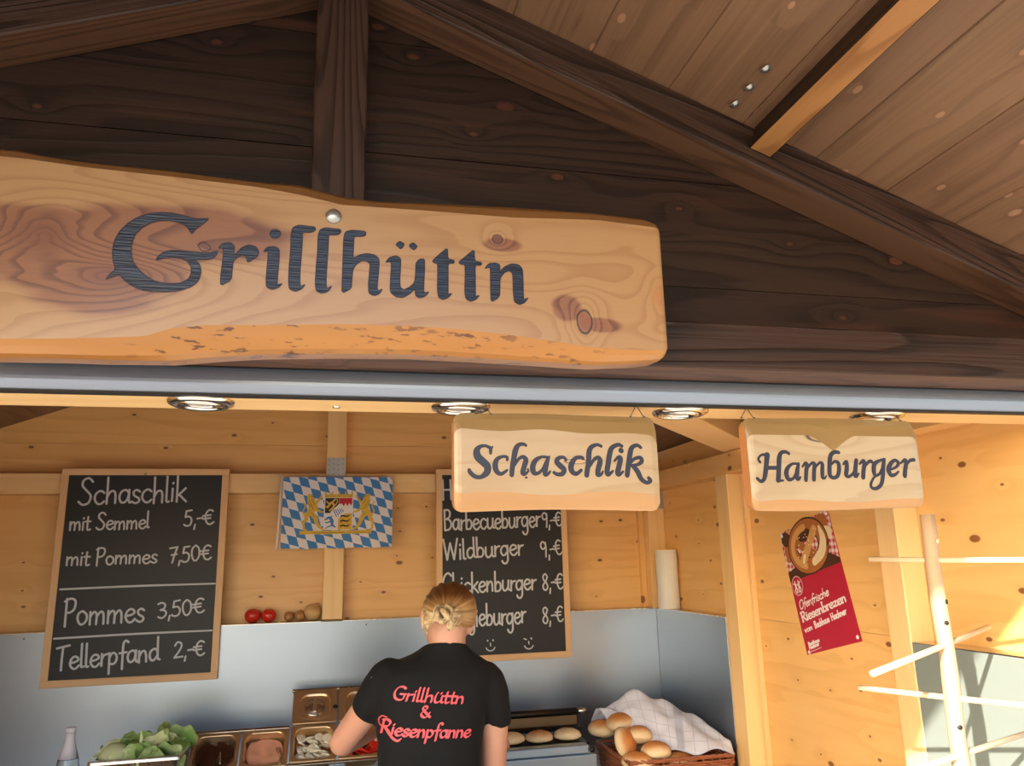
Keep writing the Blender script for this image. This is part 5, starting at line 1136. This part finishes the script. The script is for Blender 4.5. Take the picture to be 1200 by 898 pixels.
# ================================================================== PERSON
def ellipsoid(c, r, rot=None, n=20):
    V = []; F = []; R = (Euler(rot).to_matrix() if rot else Matrix.Identity(3)); c = Vector(c)
    bm = bmesh.new(); bmesh.ops.create_icosphere(bm, subdivisions=3, radius=1)
    for v in bm.verts: v.co = c+R @ Vector((v.co.x*r[0], v.co.y*r[1], v.co.z*r[2]))
    bm.verts.index_update(); V = [tuple(v.co) for v in bm.verts]; F = [tuple(v.index for v in f.verts) for f in bm.faces]; bm.free(); return V, F
def limb(pts, rad, n=16): 
    """closed tapered tube with rounded ends"""
    p = [Vector(q) for q in pts]; r = list(rad)
    d0 = (p[0]-p[1]).normalized(); d1 = (p[-1]-p[-2]).normalized()
    P = [p[0]+d0*r[0]*.95, p[0]+d0*r[0]*.6]+p+[p[-1]+d1*r[-1]*.6, p[-1]+d1*r[-1]*.95]; R = [r[0]*.25, r[0]*.78]+r+[r[-1]*.78, r[-1]*.25]
    return tube_geo(P, R, n)
def loft(secs, n=28):
    V = []; F = []
    for (cx, cy, cz, rx, ry) in secs:
        for k in range(n):
            a = 2*pi*k/n; c_, s_ = cos(a), sin(a); e = .82
            V.append((cx+rx*abs(c_)**e*(1 if c_ > 0 else -1), cy+ry*abs(s_)**e*(1 if s_ > 0 else -1), cz))
    for i in range(len(secs)-1):
        for k in range(n): F.append((i*n+k, i*n+(k+1) % n, (i+1)*n+(k+1) % n, (i+1)*n+k))
    F.append(tuple(range(n-1, -1, -1))); F.append(tuple((len(secs)-1)*n+k for k in range(n)))
    return V, F
def fuse(name, parts, voxel, smooth, mat):
    V = []; F = []
    for v, f in parts: b = len(V); V += [tuple(q) for q in v]; F += [tuple(i+b for i in q) for q in f]
    me = mesh(name, V, F, mat)
    bm = bmesh.new(); bm.from_mesh(me); bmesh.ops.recalc_face_normals(bm, faces=bm.faces); bm.to_mesh(me); bm.free()
    o = bpy.data.objects.new(name+'_tmp', me); COL.objects.link(o)
    m = o.modifiers.new('r', 'REMESH'); m.mode = 'VOXEL'; m.voxel_size = voxel; m.use_smooth_shade = True
    s = o.modifiers.new('s', 'SMOOTH'); s.iterations = smooth; s.factor = .5
    dg = bpy.context.evaluated_depsgraph_get(); dg.update()
    out = bpy.data.meshes.new_from_object(o.evaluated_get(dg)); out.name = name
    bpy.data.objects.remove(o); out.materials.clear(); out.materials.append(mat)
    out.polygons.foreach_set('use_smooth', [True]*len(out.polygons)); return out
PL = (.29, 2.36, .05)
pe = thing('person', PL, 'person seen from behind in black t-shirt with blond hair in a low bun', 'person')
TL = radians(11)       # the head leans to the right
HU = Vector((sin(TL), 0, cos(TL))); HR = Vector((cos(TL), 0, -sin(TL)))
HC = Vector((.347, 2.345, 1.606))
def hp(a, b, c): return HC+HR*a+Vector((0, 1, 0))*b+HU*c
hrot = (0, TL, 0)
def hand(w, d, up, side, s=1.0):
    """five separate curled fingers from the wrist w along d"""
    d = Vector(d).normalized(); up = Vector(up).normalized(); sd = d.cross(up).normalized()*side; up = sd.cross(d).normalized()*side
    w = Vector(w); out = [limb([w, w+d*.03*s, w+d*.075*s], [.024*s, .029*s, .030*s])]
    out.append(ellipsoid(w+d*.05*s+sd*.0, (.030*s, .030*s, .022*s)))
    for k, (o_, L_) in enumerate(((-.026, .068), (-.009, .078), (.009, .073), (.025, .058))):
        b0 = w+d*.075*s+sd*o_*s; b1 = b0+(d*.9-up*.35)*L_*.45*s; b2 = b1+(d*.5-up*.8)*L_*.33*s; b3 = b2+(d*.1-up*1.)*L_*.25*s
        out.append(limb([b0-d*.02*s, b0, b1, b2, b3], [.0095*s, .0095*s, .0085*s, .0078*s, .0065*s], 10))
    t0 = w+d*.02*s-sd*.024*s; out.append(limb([t0, t0+(d*.6-sd*.7-up*.2)*.035*s, t0+(d*.9-sd*.5-up*.5)*.062*s], [.012*s, .0105*s, .008*s], 10))
    return out
eL, wL = (.048, 2.455, 1.245), (.175, 2.70, 1.235)
eR, wR = (.482, 2.40, 1.12), (.525, 2.60, 1.185)
body = [ellipsoid(hp(0, .012, .004), (.070, .090, .078), hrot), ellipsoid(hp(-.002, .045, -.060), (.052, .058, .062), hrot), ellipsoid(hp(-.002, .078, -.085), (.030, .026, .022), hrot),
        ellipsoid(hp(0, .098, -.032), (.011, .018, .022), hrot), ellipsoid(hp(0, .108, -.042), (.012, .012, .010), hrot),
        limb([hp(0, -.004, -.04), (.340, 2.345, 1.53), (.335, 2.345, 1.485), (.33, 2.345, 1.44)], [.056, .054, .060, .072]),
        ellipsoid(hp(.073, .008, -.026), (.009, .020, .033), (0, TL+.12, .25)), ellipsoid(hp(-.073, .008, -.026), (.009, .020, .033), (0, TL-.12, -.25)),
        loft([(.315, 2.345, 1.465, .10, .055), (.305, 2.345, 1.43, .155, .085), (.295, 2.35, 1.34, .140, .10), (.288, 2.355, 1.2, .12, .088), (.285, 2.36, 1.05, .135, .098), (.285, 2.36, .92, .155, .105), (.285, 2.36, .84, .14, .10)]),
        limb([(.165, 2.345, 1.425), (.11, 2.395, 1.335), eL], [.052, .043, .037]), limb([eL, (.105, 2.565, 1.243), wL], [.038, .035, .024]),
        limb([(.455, 2.345, 1.405), (.478, 2.365, 1.27), eR], [.052, .042, .036]), limb([eR, (.505, 2.50, 1.155), wR], [.037, .034, .024]),
        limb([(.215, 2.36, .88), (.205, 2.35, .50), (.20, 2.38, .14)], [.080, .055, .038]), limb([(.36, 2.36, .88), (.37, 2.35, .50), (.375, 2.38, .14)], [.080, .055, .038])]
body += hand(wL, (.12, 1, -.2), (0, 0, 1), 1, .92)+hand(wR, (.15, 1, -.12), (0, 0, 1), -1, .92)
me = fuse('body', body, .0055, 6, M['skin']); bo_ = link('body', me, parent=pe)
eye = plain('eye_white', (.8, .8, .78), .2); iris = plain('iris', (.05, .08, .12), .2); lipm = plain('lips', (.55, .2, .18), .4)
for s in (-1, 1):
    p = hp(s*.030, .090, -.006); lathe(bo_, 'eye', [(.0001, -.011), (.008, -.008), (.011, 0), (.008, .008), (.0045, .0102), (.0001, .0108)], p, eye, 14, rot=(-pi/2, 0, 0))
    lathe(bo_, 'iris', [(.0001, .0112), (.0040, .0105), (.0045, .0098)], p, iris, 12, rot=(-pi/2, 0, 0))
V, F = tube_geo([hp(-.020, .100, -.068), hp(-.008, .108, -.066), hp(.008, .108, -.066), hp(.020, .100, -.068)], [.002, .005, .005, .002], 8); link('mouth', mesh('mouth', V, F, lipm, True), parent=bo_)
# shirt
shp = [loft([(.336, 2.345, 1.530, .058, .056), (.334, 2.345, 1.510, .066, .060), (.328, 2.345, 1.490, .092, .068), (.318, 2.345, 1.472, .128, .078), (.308, 2.345, 1.452, .160, .092), (.300, 2.345, 1.42, .172, .105), (.293, 2.348, 1.36, .160, .116), (.290, 2.35, 1.30, .152, .118), (.288, 2.352, 1.22, .146, .112), (.288, 2.355, 1.12, .144, .110), (.287, 2.36, 1.0, .160, .122), (.287, 2.36, .90, .168, .126)], 32),
       limb([(.175, 2.345, 1.430), (.150, 2.36, 1.395), (.118, 2.385, 1.348)], [.058, .058, .053]), limb([(.448, 2.345, 1.408), (.468, 2.352, 1.36), (.482, 2.365, 1.300)], [.058, .056, .050])]
me = fuse('shirt', shp, .006, 8, M['tshirt'])
for v in me.vertices:
    c = v.co; f = .0045*noise.noise(Vector((c.x*7+c.z*5, c.y*6, c.z*9)))+.003*sin((c.z*38+c.x*55)+3*noise.noise(c*6))*max(0, min(1, (1.36-c.z)*6))*.6
    v.co = c+v.normal*f
# trim: neck opening, sleeve ends cut clean
bm = bmesh.new(); bm.from_mesh(me)
PLN = [(Vector((.34, 2.345, 1.508)), Vector((.06, .28, 1)).normalized(), lambda c: c.z > 1.47), (Vector((.112, 2.39, 1.337)), Vector((-.5, .45, -.74)).normalized(), lambda c: c.x < .168 and c.z < 1.375 and (c-Vector((.112, 2.39, 1.337))).length < .11),
       (Vector((.484, 2.367, 1.283)), Vector((.10, .12, -1)).normalized(), lambda c: c.x > .440 and c.z > 1.19)]
for co, no, ok in PLN: bmesh.ops.bisect_plane(bm, geom=bm.verts[:]+bm.edges[:]+bm.faces[:], plane_co=co, plane_no=no)
dead = [v for v in bm.verts if any((v.co-co).dot(no) > 1e-5 and ok(v.co) for co, no, ok in PLN)]
bmesh.ops.delete(bm, geom=dead, context='VERTS'); bm.to_mesh(me); bm.free(); me.update()
sh = link('shirt', me, parent=pe)
sm = sh.modifiers.new('smooth', 'SMOOTH'); sm.iterations = 2; md = sh.modifiers.new('cloth', 'SOLIDIFY'); md.thickness = .002; md.offset = -1
bv = BVHTree.FromPolygons([v.co.copy() for v in me.vertices], [tuple(p.vertices) for p in me.polygons])
def onshirt(u, v, l):
    h = bv.ray_cast(Vector((u, 1.6, v)), Vector((0, 1, 0))); y = h[0].y if h[0] else 2.25
    return (u, y-.0035-l, v)
def SP(x, z, k=2.235/2.35): return (x*k, 1.75-(1.75-z)*k)
ik = Ink(); nb = (radians(35), .35)
write(ik, 'Grillhüttn', SP(.183, 1.368), SP(.388, 1.347), .034, .0074, nib=nb, slant=.12)
write(ik, '&', SP(.262, 1.319), SP(.292, 1.317), .028, .0072, nib=nb)
write(ik, 'Riesenpfanne', SP(.152, 1.276), SP(.408, 1.254), .036, .0078, nib=nb, slant=.10)
a0 = SP(.156, 1.308); ik.stroke([(a0[0]+dx, a0[1]+dz, .003) for dx, dz in ((.014, .010), (.002, .012), (-.006, .002), (-.004, -.010), (.002, -.014))])
a0 = SP(.178, 1.285); ik.stroke([(a0[0]+dx, a0[1]+dz, w_) for dx, dz, w_ in ((-.004, .0, .006), (.006, -.018, .007), (.020, -.026, .006), (.030, -.020, .003))])
link('back_print', ik.mesh('back_print', onshirt, M['print']), parent=sh)
# trousers and shoes (below the picture)
tp = [loft([(.287, 2.36, .93, .150, .112), (.287, 2.36, .86, .168, .120), (.287, 2.36, .80, .165, .115)]), limb([(.21, 2.36, .84), (.205, 2.35, .50), (.20, 2.38, .17)], [.092, .066, .055]), limb([(.365, 2.36, .84), (.37, 2.35, .50), (.375, 2.38, .17)], [.092, .066, .055])]
link('trousers', fuse('trousers', tp, .009, 4, M['trousers']), parent=pe)
for x in (.20, .375): link('shoe', fuse('shoe', [limb([(x, 2.34, .095), (x, 2.44, .088), (x, 2.52, .082)], [.044, .042, .034])], .007, 3, M['black_metal']), parent=pe)
# hair: smooth cap combed to a low bun
BC = Vector((.316, 2.243, 1.604))
def hairm():
    m, nt, b = newmat('blond_hair'); N = NB(nt); tc = N.n('ShaderNodeTexCoord').outputs['Object']
    x = N.n('ShaderNodeSeparateXYZ'); N.l(tc, x.inputs[0])
    ang = N.m('ARCTAN2', x.outputs[0], x.outputs[2]); cv = N.n('ShaderNodeCombineXYZ'); N.l(N.m('MULTIPLY', ang, 9.0), cv.inputs[0]); N.l(N.m('MULTIPLY', x.outputs[1], 6), cv.inputs[1])
    n1 = N.noise(cv.outputs[0], 1.0, 3, .65); cv2 = N.n('ShaderNodeCombineXYZ'); N.l(N.m('MULTIPLY', ang, 46.0), cv2.inputs[0]); N.l(N.m('MULTIPLY', x.outputs[1], 4), cv2.inputs[1])
    n2 = N.noise(cv2.outputs[0], 1.0, 2, .6)
    top = N.ss(x.outputs[2], .010, .080, 0, .62)
    f = N.m('ADD', N.m('ADD', N.m('MULTIPLY', n1, .75), N.m('MULTIPLY', n2, .45)), top)
    r = N.n('ShaderNodeValToRGB'); N.l(f, r.inputs[0]); e = r.color_ramp.elements
    e[0].position = .42; e[0].color = (.66, .49, .26, 1); e[1].position = .98; e[1].color = (.11, .040, .014, 1)
    k = r.color_ramp.elements.new(.66); k.color = (.38, .21, .08, 1)
    N.l(r.outputs[0], b.inputs['Base Color']); b.inputs['Roughness'].default_value = .36; b.inputs['Anisotropic'].default_value = .5
    bp = N.n('ShaderNodeBump'); bp.inputs['Strength'].default_value = .6; bp.inputs['Distance'].default_value = .003
    N.l(N.m('ADD', n1, n2), bp.inputs['Height']); N.l(bp.outputs[0], b.inputs['Normal']); return m
M['hair'] = hairm()
bm = bmesh.new(); bmesh.ops.create_icosphere(bm, subdivisions=6, radius=1)
Ri = Euler(hrot).to_matrix()
kill = []
for v in bm.verts:
    d = v.co.copy(); w_ = HC+Ri @ Vector((d.x*.0795, d.y*.098-.002, d.z*.0845)); q = w_-BC; a = atan2(q.x, q.z)
    rid = .0016*sin(a*17+2*noise.noise(Vector((a*3, 0, 0))))+.0016*noise.noise(Vector((a*7, d.y*2, 0)))
    v.co = w_+(Ri @ d)*rid
    if d.z < -.42-.15*(d.y < -.2)*0 + (.52 if d.y > .05 else (.30*max(0, (d.y+.45)/.5))) or d.y > .62 and d.z < .55: kill.append(v)
bmesh.ops.delete(bm, geom=kill, context='VERTS')
for v in bm.verts: v.co -= BC
hr = link('hair', bm_mesh('hair', bm, M['hair'], True), parent=pe, loc=BC); md = hr.modifiers.new('thick', 'SOLIDIFY'); md.thickness = .007; md.offset = -1
def strandm():
    m, nt, b = newmat('bun_hair'); N = NB(nt); rnd = N.n('ShaderNodeTexCoord').outputs['Object']
    N.l(N.mix(N.ss(N.noise(rnd, 70, 2, .6), .35, .68), (.70, .56, .36), (.30, .19, .09)), b.inputs['Base Color']); b.inputs['Roughness'].default_value = .38; return m
M['strand'] = strandm()
def lock(parts, pts, r, n, seed, tw=2.0, sr=.0022):
    rn = random.Random(seed); P = [Vector(p) for p in cat([tuple(p) for p in pts], 8)]; N_ = len(P)
    for k in range(n):
        a0 = rn.uniform(0, 2*pi); rr = r*sqrt(rn.random()); Q = []
        for i, p in enumerate(P):
            t = (P[min(i+1, N_-1)]-P[max(i-1, 0)]).normalized(); u = t.cross(Vector((0, 1, .2))).normalized(); v = t.cross(u); s = sin(pi*min(1, max(0.05, i/(N_-1)*.96+.02)))**.5
            a = a0+tw*i/(N_-1); Q.append(p+(u*cos(a)+v*sin(a))*rr*s)
        parts.append(tube_geo(Q, [sr*(.5 if i in (0, N_-1) else 1) for i in range(N_)], 5))
def bp_(x, y, z): return BC+Vector((x, y, z))
parts = []
lock(parts, [bp_(-.004, .0, .024), bp_(-.020, -.014, .018), bp_(-.024, -.024, .0), bp_(-.010, -.030, -.016), bp_(.004, -.026, -.012)], .0085, 20, 1, .5, .0026)
lock(parts, [bp_(.002, -.004, .024), bp_(.014, -.020, .012), bp_(.010, -.030, -.004), bp_(-.006, -.030, -.016)], .0075, 18, 11, .4, .0026)
lock(parts, [bp_(-.012, -.018, .014), bp_(-.004, -.030, .008), bp_(.004, -.032, -.004), bp_(.002, -.024, -.018)], .007, 16, 12, .3, .0026)
for k in range(46):
    a = -.75+k*.050; rn_ = random.Random(k); q = rn_.uniform(.85, 1.1)
    if k % 2: continue
    lock(parts, [bp_(.006, -.018, -.006), bp_(.006+.018*cos(a), -.024+.004*rn_.random(), -.008-.018*sin(a)), bp_(.006+.040*q*cos(a), -.012, -.006-.034*q*sin(a)-.004)], .003, 4, 20+k, .2, .0021)
for k in range(26):
    a = 2.5+k*.045; rn_ = random.Random(k+70); q = rn_.uniform(.85, 1.15)
    lock(parts, [bp_(-.008, -.016, -.002), bp_(-.014+.016*cos(a), -.020, -.004-.016*sin(a)), bp_(-.014+.032*q*cos(a), -.006, -.006-.030*q*sin(a)), bp_(-.016+.038*q*cos(a), .004, -.016-.040*q*sin(a))], .003, 3, 90+k, .2, .0018)
lock(parts, [bp_(-.050, .030, .006), bp_(-.058, .020, -.020), bp_(-.056, .022, -.050)], .003, 6, 7, .5, .0010)
lock(parts, [bp_(-.046, .010, -.010), bp_(-.050, .006, -.035), bp_(-.046, .012, -.055)], .004, 8, 8, .5, .0010)
lock(parts, [bp_(.050, .020, -.01), bp_(.060, .03, -.03), bp_(.062, .04, -.045)], .002, 3, 9, .5, .001)
V = []; F = []
for v, f in parts: b = len(V); V += [q-BC for q in v]; F += [tuple(i+b for i in q) for q in f]
bn = link('bun', mesh('bun', V, F, M['strand'], True), parent=hr, loc=BC)
